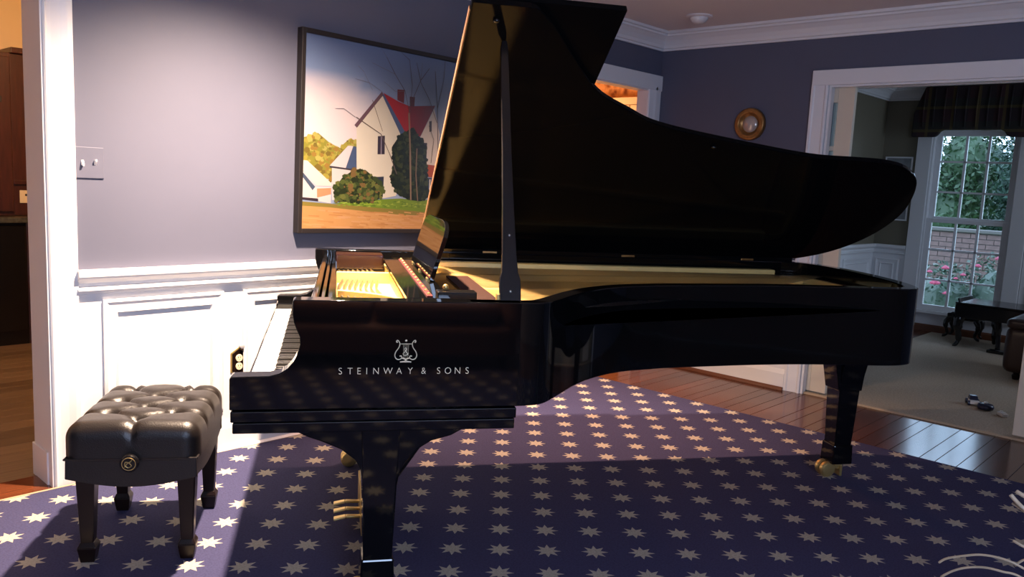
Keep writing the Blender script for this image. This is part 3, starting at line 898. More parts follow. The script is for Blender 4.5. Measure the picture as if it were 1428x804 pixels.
# rim: a bent wall following the outline of the case
near = catmull([(.40, V0 + .0008), (.50, V0 + .0008), (.575, V0 + .003), (.635, 2.292), (.71, 2.382), (.80, 2.500), (.90, 2.600), (1.02, 2.678), (1.15, 2.718), (1.28, 2.744), (1.67, 2.785), (1.98, 2.780), (2.16, 2.760), (2.265, 2.770), (2.335, 2.825), (2.405, 3.00), (2.455, 3.25), (2.475, 3.50), (2.455, 3.68), (2.395, 3.785), (2.29, V1)], 8)
outline = near + [(1.8, V1), (1.2, V1), (.6, V1), (.40, V1)]
def offset(path, d):
    out = []
    for i, p in enumerate(path):
        a = Vector(path[max(i - 1, 0)]); b = Vector(path[min(i + 1, len(path) - 1)])
        t = (b - a).normalized()
        out.append((p[0] - t.y * d, p[1] + t.x * d))
    return out
def ribbon(path, d, z0, z1):
    b = P()
    inn = offset(path, d)
    rows = []
    for (x, y), (x2, y2) in zip(path, inn):
        rows.append([b.v((x, y, z0)), b.v((x, y, z1)), b.v((x2, y2, z1)), b.v((x2, y2, z0))])
    for A, B in zip(rows, rows[1:]):
        for k in range(4):
            b.bm.faces.new((A[k], A[(k + 1) % 4], B[(k + 1) % 4], B[k]))
    b.bm.faces.new(rows[0][::-1]); b.bm.faces.new(rows[-1])
    return b
def smooth_by_angle(o, deg=30):
    me = o.data
    for p in me.polygons:
        p.use_smooth = True
    bm = bmesh.new(); bm.from_mesh(me)
    for e in bm.edges:
        if len(e.link_faces) == 2 and e.calc_face_angle(0) > R(deg):
            e.smooth = False
    bm.to_mesh(me); bm.free()
rim = ribbon(outline, .055, ZB, ZT).build('rim', M['black'], gp, .004)
smooth_by_angle(rim)
irim = ribbon(offset(outline, .054), .03, .80, .90).build('inner_rim', M['mahog'], gp)
smooth_by_angle(irim)

ARM = [(-.259, ZB), (-.259, .749), (-.254, .7535), (-.21, .755), (-.155, .756), (-.128, .763), (-.106, .777), (-.090, .797), (-.079, .820), (-.073, .845), (-.074, .866), (-.082, .884), (-.090, .905), (-.094, .93), (-.094, .965), (-.090, ZT), (.552, ZT), (.552, ZB)]
for v0, v1, du in ((V0, V0 + .062, 0), (V1 - .062, V1, .034)):
    a = P().prism([(u + (du if u < .5 else 0), z) for u, z in ARM], v0, v1, 'y').build('case_arm', M['black'], gp, .004)
    smooth_by_angle(a, 40)
for v0, v1, du in ((V0 - .004, V0 + .05, 0), (V1 - .05, V1 + .004, .034)):
    pbox('moulding', -.256 + du, .549, v0, v1, .626, .657, M['black'])
    pbox('moulding', -.251 + du, .546, v0 + .004, v1 - .004, .593, .623, M['black'])
pbox('keybed', -.225, .52, V0 + .02, V1 - .02, .600, .668, M['blacksatin'])
pbox('key_slip', -.232, -.2225, V0 + .062, V1 - .062, .668, .700, M['black'])
for v0, v1 in ((V0 + .062, 2.428), (3.658, V1 - .062)):
    pbox('key_block', -.222, -.03, v0, v1, .668, .700 if v0 < 3 else .735, M['black'], bev=.004)

# keys: 52 white, 36 black
wk = None
kw = 1.226 / 52
key_z = .669
for i in range(52):
    v = 2.430 + i * kw
    if wk is None:
        wk = pbox('white_key', -.221, -.03, v + .0005, v + kw - .0005, key_z, .712, M['ivory'], bev=.0012)
    else:
        o = wk.copy(); COL.objects.link(o); o.parent = gp
        o.location = (0, i * kw, 0)
bk = None
pattern = []
# treble end (near) is the highest C, then B, A, G ... counted downwards
names = 'CBAGFED'
for i in range(51):
    n = names[i % 7]
    if n in 'BAGED':          # a black key lies above (treble side of) C-B? none; between B-A, A-G, G-F, E-D, D-C
        pass
    nxt = names[(i + 1) % 7]
    if (n, nxt) in (('B', 'A'), ('A', 'G'), ('G', 'F'), ('E', 'D'), ('D', 'C')):
        pattern.append(i + 1)
for i in pattern:
    v = 2.430 + i * kw
    if bk is None:
        bk = P().hexa([(-.158, v - .0055, .711), (-.03, v - .0055, .711), (-.03, v + .0055, .711), (-.158, v + .0055, .711)],
                      [(-.150, v - .0045, .7235), (-.03, v - .0045, .7235), (-.03, v + .0045, .7235), (-.150, v + .0045, .7235)]).build('black_key', M['ebony'], gp, .001)
        v_first = v
    else:
        o = bk.copy(); COL.objects.link(o); o.parent = gp
        o.location = (0, v - v_first, 0)

# fallboard and the rails behind it
fb = P().hexa([(-.062, 2.332, .74), (-.040, 2.332, .74), (-.010, 3.766, .74), (-.032, 3.766, .74)],
              [(-.050, 2.332, .955), (-.030, 2.332, .955), (-.001, 3.766, .955), (-.021, 3.766, .955)]).build('fallboard', M['black'], gp, .004)
P().hexa([(-.024, 2.332, .80), (-.012, 2.332, .80), (.014, 3.766, .80), (.002, 3.766, .80)], [(-.024, 2.332, .945), (-.012, 2.332, .945), (.014, 3.766, .945), (.002, 3.766, .945)]).build('name_rail', M['black'], gp, .002)
P().hexa([(-.006, 2.332, .82), (.024, 2.332, .82), (.036, 3.766, .82), (.018, 3.766, .82)], [(-.006, 2.332, .938), (.024, 2.332, .938), (.036, 3.766, .938), (.018, 3.766, .938)]).build('action_rail', M['black'], gp, .004)

# cast iron plate: web with pin field, rim, struts and a raised flange
iron = P()
inner = [p for p in offset(outline, .086)]
poly = [(.03, 2.36)] + [p for p in inner if p[0] > .42] + [(.03, 3.745)]
pl = []
for p in poly:
    if not pl or math.hypot(p[0] - pl[-1][0], p[1] - pl[-1][1]) > .012:
        pl.append(p)
iron.prism(pl, .868, .880, 'z')
plate = iron.build('iron_plate', M['gold'], gp)
fl = catmull([(.03, 2.86), (.09, 2.83), (.16, 2.78), (.22, 2.70), (.245, 2.60), (.25, 2.45)], 5)
ribbon(fl, .020, .879, .914).build('plate_flange', M['gold'], plate, .003)
ribbon([(.03, 3.30), (.27, 3.30)], .018, .879, .925).build('plate_flange', M['gold'], plate, .003)
ribbon([(.262, 2.42), (.262, 3.70)], .018, .879, .918).build('plate_flange', M['gold'], plate, .003)
for (a, b) in (((.30, 2.95), (1.95, 3.22)), ((.30, 3.42), (2.3, 3.58))):
    t = (Vector(b) - Vector(a)).normalized() * 0
    ribbon([a, b], .030, .879, .908).build('plate_strut', M['gold'], plate, .006)
# raised edge of the plate along the bent side and the spine
edge = offset([p for p in near if p[0] > .50], .105)
er = ribbon(edge, .022, .879, .905).build('plate_edge', M['gold'], plate, .004)
smooth_by_angle(er)
ribbon([(2.2, V1 - .10), (.40, V1 - .10)], .05, .879, .936).build('plate_edge', M['gold'], plate, .006)
# warm wooden soundboard showing between plate and bent side
sb = P()
sp_ = offset([p for p in near if .56 < p[0] < 2.3], .088)
sb.prism(sp_ + [(q[0] - .02, q[1] + .09) for q in sp_[::-1]], .8805, .884, 'z')
sb.build('soundboard', M['spruce'], gp)
# tuning pins and strings: too fine to pick apart
tp = P()
rg = random.Random(3)
for row in range(8):
    for k in range(62):
        v = 2.46 + k * .0185 + row * .005
        u = .050 + row * .020 + .012 * math.sin(k * .16)
        if 2.84 < v < 2.88 or 3.28 < v < 3.33 or u > .235:
            continue
        tp.tube([(u, v, .879), (u - .003, v, .900)], .0034, 5)
tp.build('tuning_pins', M['steel'], gp).__setitem__('kind', 'stuff')
stg = P()
for k in range(110):
    f = k / 109
    v = 2.44 + f * 1.20
    L_ = .55 + 1.62 * f ** .8
    stg.tube([(.30, v, .917), (.30 + L_, v + .10 * (1 - f), .917)], .0005, 3, cap=False)
stg.build('strings', M['steel'], gp).__setitem__('kind', 'stuff')
dm_ = None
for k in range(44):
    v = 2.45 + k * .019
    if dm_ is None:
        dm_ = pbox('damper', .47, .56, v, v + .009, .905, .922, M['dampfelt'], bev=.001)
    else:
        o = dm_.copy(); COL.objects.link(o); o.parent = gp; o.location = (0, k * .019, 0)

# music desk with its tray, red felt and brass screws
tray = pbox('desk_tray', .236, .372, 2.47, 3.60, .938, .950, M['black'], bev=.002)
fel = P().box(.300, .318, 2.49, 3.58, .9498, .954).build('red_felt', M['redfelt'], tray)
for k in range(14):
    v = 2.52 + k * .08
    P().lathe([(.0055, .950), (.0055, .957), (.003, .960)], (.309, v, 0), 10).build('screw', M['brass'], tray)
pbox('desk_rail', .03, .235, 3.60, 3.72, .902, .966, M['maroon'], bev=.004)
pbox('desk_rail', .03, .335, 2.36, 2.46, .880, .938, M['black'], bev=.004)
# desk leaf: leaning back, with curved top corners
b = P()
va, vb = 2.85, 3.53
def deskpt(v, h, side):
    # h runs up the leaf
    lean = R(16)
    base = Vector((.350, v, .957))
    up = Vector((math.sin(lean), 0, math.cos(lean)))
    nrm = Vector((math.cos(lean), 0, -math.sin(lean)))
    return base + up * h + nrm * (.016 * side)
def desk_h(v):
    e = min((v - va) / .16, (vb - v) / .16, 1.0)
    return .160 + .055 * math.sqrt(max(0, 1 - (1 - e) ** 2))
N_ = 40
front, back = [], []
for i in range(N_ + 1):
    v = va + (vb - va) * i / N_
    front.append((b.v(deskpt(v, 0, 0)), b.v(deskpt(v, desk_h(v), 0))))
    back.append((b.v(deskpt(v, 0, 1)), b.v(deskpt(v, desk_h(v), 1))))
for i in range(N_):
    for S in (front, back):
        b.bm.faces.new((S[i][0], S[i + 1][0], S[i + 1][1], S[i][1]))
    for k in (0, 1):
        b.bm.faces.new((front[i][k], front[i + 1][k], back[i + 1][k], back[i][k]))
for i in (0, N_):
    b.bm.faces.new((front[i][0], front[i][1], back[i][1], back[i][0]))
desk = b.build('music_desk', M['black'], gp, .0015)
for v in (2.93, 3.19, 3.46):
    P().box(.347, .362, v - .012, v + .012, .949, .957).build('hinge', M['brass'], desk, .002)
pbox('desk_slide', .335, .46, 2.50, 2.56, .938, .965, M['blacksatin'])
P().ball((.365, 2.545, .975), .010, 2).build('knob', M['brass'], gp, smooth=True)

# lid: hinged on the spine side and opened about 34.5 degrees
PHI = R(34.5)
VH, ZH = 3.80, .985
LD = Vector((0, -math.cos(PHI), math.sin(PHI)))
LN = Vector((0, math.sin(PHI), math.cos(PHI)))
def lidpt(u, w, h):
    return Vector((u, VH, ZH)) + LD * w + LN * h
def lid_solid(name, pts, h0, h1, m, par, bev=.003):
    b = P()
    A = [b.v(lidpt(u, w, h0)) for u, w in pts]
    B = [b.v(lidpt(u, w, h1)) for u, w in pts]
    b.bm.faces.new(A); b.bm.faces.new(B[::-1])
    for i in range(len(pts)):
        j = (i + 1) % len(pts)
        b.bm.faces.new((A[i], B[i], B[j], A[j]))
    return b.build(name, m, par, bev)
LF = .412
lid_curve = catmull([(.63, 1.525), (.70, 1.455), (.80, 1.325), (.93, 1.172), (1.08, 1.080), (1.24, 1.005), (1.60, .928), (1.96, .868), (2.20, .862), (2.33, .856), (2.45, .825), (2.565, .742), (2.645, .60), (2.685, .45), (2.668, .29), (2.60, .155), (2.50, .06), (2.38, 0.0)], 6)
lid = lid_solid('lid', [(LF, 0), (LF, 1.535), (.60, 1.535)] + lid_curve, 0, .022, M['blacklid'], gp)
lid_solid('lid_edge_gleam', [(LF - .003, .01), (LF - .003, 1.50), (LF + .0005, 1.50), (LF + .0005, .01)], .002, .020, mat('warm_lit_lid_edge', (.22, .11, .06), .35), lid, 0)  # strip on the fold edge, a warm lamp reflection put into its colour
flap = lid_solid('lid_flap', [(LF + .006, .005), (LF + .006, 1.535), (.918, 1.535), (.918, .005)], .026, .048, M['blacklid'], gp)
for w in (.2, .77, 1.34):
    lid_solid('hinge', [(LF - .002, w - .03), (LF - .002, w + .03), (LF + .03, w + .03), (LF + .03, w - .03)], .0215, .0265, M['brass'], flap, 0)
for u in (.75, 1.45, 2.1):
    pbox('lid_hinge', u - .035, u + .035, VH - .010, VH + .02, .970, .980, M['gilt'], bev=.002)
pbox('hinge_rail', LF, 2.36, VH - .006, VH + .024, .966, .9875, M['black'], bev=.002)
cup = P().lathe([(.001, 0), (.012, .002), (.014, .012), (.02, .016), (.02, .02)], (0, 0, 0), 16)
cup2 = cup.build('prop_cup', M['brass'], lid)
cup2.location = lidpt(.560, 1.435, -.004) 
cup2.rotation_euler = Vector((0, 0, 1)).rotation_difference(LN).to_euler()
for u, w in ((.50, 1.47), (1.5, .90)):
    bp_ = lidpt(u, w, -.004)
    P().ball(tuple(bp_), .012, 2, (1, 1, .7)).build('bumper', M['blacksatin'], lid, smooth=True)

# prop stick: broad foot on the rim, slender shaft
base, tip = Vector((.527, 2.318, ZT - .01)), Vector((.541, 2.655, 1.765))
ax = (tip - base); Ls = ax.length; ax.normalize()
sx = Vector((1, 0, 0)); sx = (sx - ax * sx.dot(ax)).normalized(); sn = ax.cross(sx)
prof = [(0, .0315), (.055, .0325), (.075, .0315), (.095, .025), (.14, .0225), (.30, .018), (.48, .0145), (.70, .013), (Ls - .03, .0125), (Ls, .008)]
b = P()
rows = []
for t, w_ in prof:
    c = base + ax * t
    rows.append([b.v(c + sx * w_ * i + sn * .0085 * j) for i, j in ((-1, -1), (1, -1), (1, 1), (-1, 1))])
for A, B in zip(rows, rows[1:]):
    for k in range(4):
        b.bm.faces.new((A[k], A[(k + 1) % 4], B[(k + 1) % 4], B[k]))
b.bm.faces.new(rows[0][::-1]); b.bm.faces.new(rows[-1])
stick = b.build('lid_prop', M['blacksatin'], gp, .003)
for t in (.035, .21):
    P().ball(tuple(base + ax * t - sn * .0085), .0045, 2).build('screw', M['steel'], stick, smooth=True)
pbox('prop_bracket', .49, .56, 2.334, 2.36, .955, .985, M['brass'], bev=.002)

# legs
def leg_at(uc, vc, wide_u=.17, scroll=True):
    """top bracket, tapered post, foot block, brass caster"""
    z0 = .008
    b = P()
    for h0, h1, a0, a1 in ((.15, .615, .043, .058),):
        b.hexa([(uc - a0, vc - a0, h0), (uc + a0, vc - a0, h0), (uc + a0, vc + a0, h0), (uc - a0, vc + a0, h0)],
               [(uc - a1, vc - a1, h1), (uc + a1, vc - a1, h1), (uc + a1, vc + a1, h1), (uc - a1, vc + a1, h1)])
    lg = b.build('leg', M['black'], gp, .005)
    P().hexa([(uc - .052, vc - .052, .075), (uc + .052, vc - .052, .075), (uc + .052, vc + .052, .075), (uc - .052, vc + .052, .075)],
             [(uc - .049, vc - .049, .168), (uc + .049, vc - .049, .168), (uc + .049, vc + .049, .168), (uc - .049, vc + .049, .168)]).build('foot_block', M['black'], lg, .006)
    P().lathe([(.030, .076), (.030, .064), (.022, .058), (.020, .045)], (uc, vc, 0), 20).build('ferrule', M['brass'], lg)
    cas = P()
    for s in (-1, 1):
        cas.lathe([(.008, s * .004), (.033, s * .004), (.0365, s * .010), (.0365, s * .026), (.030, s * .034), (.010, s * .036)], (uc - .055, vc, z0 + .0368), 28, 'y')
    cas.box(uc - .06, uc + .015, vc - .0035, vc + .0035, z0 + .030, .066)
    cas.box(uc + .006, uc + .018, vc - .030, vc + .030, z0 + .004, .064)
    cas.build('caster', M['brass'], lg, .001)
    return lg
for vc in (2.39, 3.60):
    lg = leg_at(.160, vc)
    P().prism([(-.092, .615), (-.092, .590), (-.085, .574), (-.05, .556), (-.008, .540), (.045, .516), (.085, .484), (.102, .455), (.110, .40), (.212, .40), (.217, .435), (.235, .475), (.268, .510), (.31, .536), (.37, .552), (.405, .572), (.412, .615)], vc - .05, vc + .05, 'y').build('leg_bracket', M['black'], lg, .004)
lg = leg_at(2.365, 3.275)
P().prism([(2.235, .665), (2.25, .63), (2.275, .56), (2.29, .50), (2.305, .43), (2.425, .43), (2.432, .50), (2.45, .58), (2.475, .63), (2.50, .665)], 3.22, 3.33, 'y').build('leg_bracket', M['black'], lg, .004)
P().prism([(3.14, .665), (3.17, .62), (3.205, .55), (3.22, .46), (3.33, .46), (3.345, .55), (3.38, .62), (3.41, .665)], 2.31, 2.42, 'x').build('leg_bracket', M['black'], lg, .004)

# pedal lyre with three brass pedals and braces
ly = P().box(.135, .215, 2.80, 3.16, .035, .150).build('lyre_box', M['black'], gp, .004)
pbox('face_plate', .130, .1355, 2.80, 3.15, .034, .149, M['brass'], ly, .001)
for v in (2.86, 3.08):
    pb_ = P().tube(catmull([(.175, v, .12), (.175, v + (.02 if v < 3 else -.02), .25), (.175, v + (-.03 if v < 3 else .03), .42), (.175, v, .60)], 6), [.022] * 19, 10)
    pb_.build('lyre_post', M['black'], ly, smooth=True)
for v in (2.90, 2.97, 3.04):
    P().hexa([(.034, v - .016, .056), (.078, v - .013, .064), (.078, v + .013, .064), (.034, v + .016, .056)],
             [(.034, v - .015, .064), (.078, v - .012, .073), (.078, v + .012, .073), (.034, v + .015, .064)]).hexa(
             [(.078, v - .013, .064), (.14, v - .008, .062), (.14, v + .008, .062), (.078, v + .013, .064)],
             [(.078, v - .012, .073), (.14, v - .008, .071), (.14, v + .008, .071), (.078, v + .012, .073)]).build('pedal', M['brass'], ly, .003)
for v in (2.90, 3.04):
    P().tube([(.20, v, .13), (.52, v, .60)], .009, 8).build('brace', M['blacksatin'], ly, smooth=True)

# lettering and lyre emblem inlaid on the near arm
def glyphs(chars, parent):
    verts, faces = [], []
    h = .0195
    for ch, u in chars:
        cu = bpy.data.curves.new('glyph', 'FONT')
        cu.body = ch
        cu.align_x = 'CENTER'
        cu.size = h / .70
        cu.offset = -.0004
        to = bpy.data.objects.new('glyph', cu)
        COL.objects.link(to)
        dg = bpy.context.evaluated_depsgraph_get()
        me = bpy.data.meshes.new_from_object(to.evaluated_get(dg))
        bo = len(verts)
        k = .92 if ch not in '&' else .85
        for vv in me.vertices:
            verts.append((u + vv.co.x * k - OFF[0], V0 - .0006 - OFF[1], .7605 + vv.co.y))
        for p in me.polygons:
            faces.append([bo + i for i in p.vertices])
        bpy.data.objects.remove(to)
        bpy.data.curves.remove(cu)
        bpy.data.meshes.remove(me)
    me = bpy.data.meshes.new('lettering')
    me.from_pydata(verts, [], faces)
    return link('lettering', me, M['palebrass'], parent)
LX = [.037, .064, .0885, .110, .136, .1695, .201, .2325, .271, .314, .341, .369, .397]
le = glyphs(list(zip('STEINWAY&SONS', LX)), gp)
tag(le, 'pale brass capital lettering inlaid in the black side')
em = P()
def ins(pts, r):
    em.tube([(u, V0 - .0005, z) for u, z in pts], r, 6)
ec = .2185
for s in (-1, 1):
    ins(catmull([(ec + s * .0262, .852), (ec + s * .0275, .856), (ec + s * .0245, .8585), (ec + s * .0205, .855), (ec + s * .0175, .848), (ec + s * .0205, .837), (ec + s * .0285, .825), (ec + s * .031, .814), (ec + s * .0265, .805), (ec + s * .0185, .803), (ec + s * .0115, .807), (ec + s * .0125, .813), (ec + s * .0175, .8125)], 5), .0016)
    em.ball((ec + s * .0255, V0 - .0005, .853), .0028, 1, (1, .4, 1))
    ins(catmull([(ec + s * .0115, .807), (ec + s * .006, .806), (ec, .803)], 4), .0022)
ins([(ec - .0175, .848), (ec + .0175, .848)], .0014)
for k in (-2, -1, 0, 1, 2):
    ins([(ec + k * .0038, .848), (ec + k * .0030, .808)], .0004)
em.ball((ec, V0 - .0005, .8575), .0035, 2, (1, .4, 1))
ins(catmull([(ec, .806), (ec, .801), (ec - .004, .7975), (ec - .016, .7955)], 4), .0020)
ins(catmull([(ec, .806), (ec, .801), (ec + .004, .7975), (ec + .016, .7955)], 4), .0020)
ins([(ec - .016, .7957), (ec + .016, .7957)], .0015)
ins(catmull([(ec + .0075, .822), (ec + .003, .8165), (ec - .004, .8145), (ec - .0075, .8195), (ec - .003, .8255), (ec + .0015, .8305), (ec + .0005, .836), (ec - .0035, .8355), (ec - .0025, .830), (ec + .003, .8225), (ec + .007, .815)], 5), .0012)
eo = em.build('lyre_emblem', M['palebrass'], gp, smooth=True)
tag(eo, 'pale brass lyre emblem inlaid above the lettering')

# ================================================================ PIANO BENCH
BT = R(-35.5)
bn = thing('piano_bench', 'tufted black leather piano bench on dark wooden legs', 'bench', (1.177, 2.82, .0095), BT)
hx, y0, y1 = .206, -.287, .248
ylen, ymid = (y1 - y0) / 2, (y1 + y0) / 2
bm = bmesh.new()
bmesh.ops.create_cube(bm, size=2)
bmesh.ops.subdivide_edges(bm, edges=bm.edges[:], cuts=44, use_grid_fill=True)
HZ = .056
rad = .05
btn = [(s, l) for s, l in ((-.105, .175), (.105, .175), (0, .085), (-.105, -.005), (.105, -.005), (0, -.10), (-.105, -.165 - .025), (.105, -.165 - .025))]
btn = [(-.105, .165), (.105, .165), (0, .085), (-.105, .02), (.105, .02), (0, -.055), (-.105, -.125), (.105, -.125), (0, -.195)]
creases = []
for i, a in enumerate(btn):
    for c in btn[i + 1:]:
        d = math.hypot(a[0] - c[0], a[1] - c[1])
        if abs(a[0] - c[0]) > .05 and d < .15:
            creases.append((a, c))
for s, l in btn:
    if s:
        creases.append(((s, l), (math.copysign(.25, s), l)))
creases += [((0, .085), (0, .085 + .005)), ((0, -.195), (0, -.35)), ((-.105, .165), (-.06, .22)), ((.105, .165), (.06, .22)), ((-.03, .235), (0, .30)), ((.03, .235), (0, .30)), ((-.105, .165), (-.105, .3)), ((.105, .165), (.105, .3))]
def segd(p, a, b_):
    ax_, ay = b_[0] - a[0], b_[1] - a[1]
    L2 = ax_ * ax_ + ay * ay or 1e-9
    t = max(0, min(1, ((p[0] - a[0]) * ax_ + (p[1] - a[1]) * ay) / L2))
    return math.hypot(p[0] - a[0] - ax_ * t, p[1] - a[1] - ay * t)
for v in bm.verts:
    p = Vector((v.co.x * hx, v.co.y * ylen, v.co.z * HZ))
    q = Vector((max(-hx + rad, min(hx - rad, p.x)), max(-ylen + rad, min(ylen - rad, p.y)), max(-HZ + rad, min(HZ - rad, p.z))))
    dv = p - q
    if p.z > -HZ + .014:
        lowz = max(-HZ + rad, min(HZ - rad, p.z)) if p.z > HZ - rad else p.z
        dv = p - Vector((q.x, q.y, lowz))
        if dv.length > 1e-6:
            p = Vector((q.x, q.y, lowz)) + dv.normalized() * rad
    else:
        dv = Vector((p.x - q.x, p.y - q.y, 0))
        if dv.length > 1e-6:
            e = dv.normalized() * min(rad, max(abs(dv.x), abs(dv.y)))
            p = Vector((q.x + e.x, q.y + e.y, p.z))
    s, l = p.x, p.y + ymid
    db = min(math.hypot(s - a, l - c) for a, c in btn)
    dc = min(segd((s, l), a, c) for a, c in creases)
    topness = max(0, min(1, (p.z + .02) / .05))
    dz = -.026 * math.exp(-(db / .022) ** 2) - .010 * math.exp(-(dc / .009) ** 2) + .005 * min(1, dc / .04)
    dome = .008 * (1 - (s / hx) ** 2)
    nz = p.z + topness * (dz + dome)
    side = 1 - .02 * math.exp(-(dc / .010) ** 2) * max(0, min(1, (p.z + .01) / .03))
    v.co = Vector((p.x * side, (p.y) * side + ymid, nz + .424 - .008))
me = bpy.data.meshes.new('cushion')
bm.to_mesh(me); bm.free()
cu_ = link('cushion', me, M['leather'], bn, smooth=True)
for s, l in btn:
    MB().ball((s, l, .424 + .030), .010, 2, (1, 1, .5)).build('button', M['leather'], cu_, smooth=True)
# skirt with bowed lower edge
def skirt(pts, a, b_, axis):
    pass
SK = [(-.198, .372 - .008), (-.200, .300)] + [(-.2 + .4 * k / 12, .300 - .030 * math.sin(math.pi * k / 12)) for k in range(1, 12)] + [(.200, .300), (.198, .372 - .008)]
sk = MB()
sk.prism(SK, -.283, -.262, 'y')
sk.prism(SK, .222, .243, 'y')
SK2 = [(-.262, .364), (-.262, .300)] + [(-.262 + .484 * k / 12, .300 - .028 * math.sin(math.pi * k / 12)) for k in range(1, 12)] + [(.222, .300), (.222, .364)]
sk.prism(SK2, -.198, -.178, 'x')
sk.prism(SK2, .178, .198, 'x')
sk.box(-.178, .178, -.262, .222, .32, .36)
sko = sk.build('seat_box', M['leather'], bn, .003)
tb = MB()
for y in (-.286, .246):
    tb.tube([(-.2, y, .366), (.2, y, .366)], .0035, 6)
for x in (-.2, .2):
    tb.tube([(x, -.286, .366), (x, .246, .366)], .0035, 6)
tb.build('piping', M['leather'], sko)
for s, l in ((-.150, -.225), (.160, -.225), (-.150, .195), (.160, .195)):
    lg = MB().hexa([(s - .019, l - .019, .045), (s + .019, l - .019, .045), (s + .019, l + .019, .045), (s - .019, l + .019, .045)],
                   [(s - .030, l - .030, .32), (s + .030, l - .030, .32), (s + .030, l + .030, .32), (s - .030, l + .030, .32)]).build('leg', M['darkwood'], bn, .004)
    MB().hexa([(s - .021, l - .021, 0), (s + .021, l - .021, 0), (s + .021, l + .021, 0), (s - .021, l + .021, 0)],
              [(s - .029, l - .029, .052), (s + .029, l - .029, .052), (s + .029, l + .029, .052), (s - .029, l + .029, .052)]).hexa(
              [(s - .029, l - .029, .052), (s + .029, l - .029, .052), (s + .029, l + .029, .052), (s - .029, l + .029, .052)],
              [(s - .020, l - .020, .070), (s + .020, l - .020, .070), (s + .020, l + .020, .070), (s - .020, l + .020, .070)]).build('spade_foot', M['darkwood'], lg, .003)
kn = MB().lathe([(.010, .0), (.010, -.014), (.027, -.016), (.029, -.020), (.029, -.030), (.026, -.034), (.001, -.034)], (0, -.283, .360), 28, 'y').build('adjusting_knob', M['blacksatin'], bn)
kr = MB()
kr.tube([(.0205 * math.cos(k * math.pi / 14), -.3175, .360 + .0205 * math.sin(k * math.pi / 14)) for k in range(29)], .0013, 6)
kr.tube(catmull([(-.012, -.3172, .350), (-.004, -.3172, .362), (.006, -.3172, .368), (.010, -.3172, .375)], 4), .0016, 6)
kr.tube(catmull([(-.012, -.3172, .356), (-.010, -.3172, .366), (.0, -.3172, .364), (.008, -.3172, .354), (-.002, -.3172, .348), (-.012, -.3172, .356)], 4), .0016, 6)
kr.build('emblem', M['brass'], kn)

# ================================================================ THE ROOM BEYOND THE OPENING
va_ = MB()
prof = [(2.79, 1.935), (2.79, 2.16), (2.745, 2.30), (2.70, 2.42), (1.60, 2.42), (1.60, 1.935), (1.93, 1.935), (1.955, 1.955), (1.975, 1.985), (2.01, 2.003), (2.505, 2.003), (2.53, 1.985), (2.55, 1.955), (2.575, 1.935)]
va_.prism(prof, X2 - .17, X2 - .11, 'x')
va_.box(X2 - .115, X2 - .032, 2.70, 2.785, 2.0, 2.15)
va_.box(X2 - .115, X2 - .032, 1.605, 1.69, 2.0, 2.40)
vo = va_.build('valance', M['plaid'], None, .012)
tag(vo, 'dark plaid valance with stepped lower edge above the far window', 'valance')
sw_ = MB()
for k in range(12):
    y = 1.66 + k * .094
    sw_.tube([(X2 - .172, y, 2.40), (X2 - .178, y + .004, 2.2), (X2 - .172, y, 2.03)], [.006, .009, .006], 6)
sw_.build('pleats', M['plaid'], vo, smooth=True)

gf = thing('framed_picture', 'grey glazed picture hanging left of the far window', 'picture', (X2, 2.93, 1.42))
for b4 in ((-.016, 0, -.135, .135, -.325, -.31), (-.016, 0, -.135, .135, .31, .325), (-.016, 0, -.135, -.12, -.31, .31), (-.016, 0, .12, .135, -.31, .31)):
    part('frame_bar', b4, M['greywhite'], gf, .002)
part('print', (-.010, -.002, -.12, .12, -.31, .31), mat('grey_print', (.22, .24, .25), .25, noise=.25, nscale=9), gf)

def cabriole(b, x, y, z0, z1, dx, dy, r0=.045, r1=.018):
    b.tube(catmull([(x, y, z1), (x + dx * .5, y + dy * .5, z1 - (z1 - z0) * .18), (x + dx * .55, y + dy * .55, z1 - (z1 - z0) * .4), (x + dx * .1, y + dy * .1, z1 - (z1 - z0) * .75), (x + dx * .6, y + dy * .6, z0 + r1 * 1.0 + .004), (x + dx * .9, y + dy * .9, z0 + r1 * 1.25)], 4),
           [r0] * 5 + [r0 * .9] * 4 + [r0 * .6] * 4 + [r1] * 4 + [r1 * .9] * 3 + [r1 * 1.2], 8)
    return b
tz = .0115
tg = thing('toy_piano', 'small black toy grand piano standing before the far window', 'toy piano', (8.25, 1.8, tz))
def T_(): return MB(off=(8.25, 1.8, tz))
body = catmull([(8.05, 2.045), (8.05, 1.75), (8.06, 1.45), (8.14, 1.22), (8.28, 1.12), (8.42, 1.18), (8.50, 1.35), (8.52, 1.7), (8.52, 2.045)], 5)
T_().prism(body, tz + .275, tz + .395, 'z').build('case', M['toyblack'], tg, .006)
T_().prism([(x * 1.0, y) for x, y in offset(body, -.008)], tz + .397, tz + .412, 'z').build('lid', M['toyblack'], tg, .004)
T_().box(8.04, 8.53, 2.045, 2.10, tz + .268, tz + .305).build('keybed', M['toyblack'], tg, .008)
T_().hexa([(8.04, 2.04, tz + .30), (8.53, 2.04, tz + .30), (8.53, 2.085, tz + .305), (8.04, 2.085, tz + .305)], [(8.06, 2.035, tz + .32), (8.51, 2.035, tz + .32), (8.51, 2.06, tz + .32), (8.06, 2.06, tz + .32)]).build('fallboard', M['toyblack'], tg, .003)
T_().hexa([(8.06, 2.02, tz + .40), (8.50, 2.02, tz + .40), (8.50, 2.0, tz + .40), (8.06, 2.0, tz + .40)], [(8.06, 2.035, tz + .445), (8.50, 2.035, tz + .445), (8.50, 2.02, tz + .445), (8.06, 2.02, tz + .445)]).build('music_desk', M['toyblack'], tg, .003)
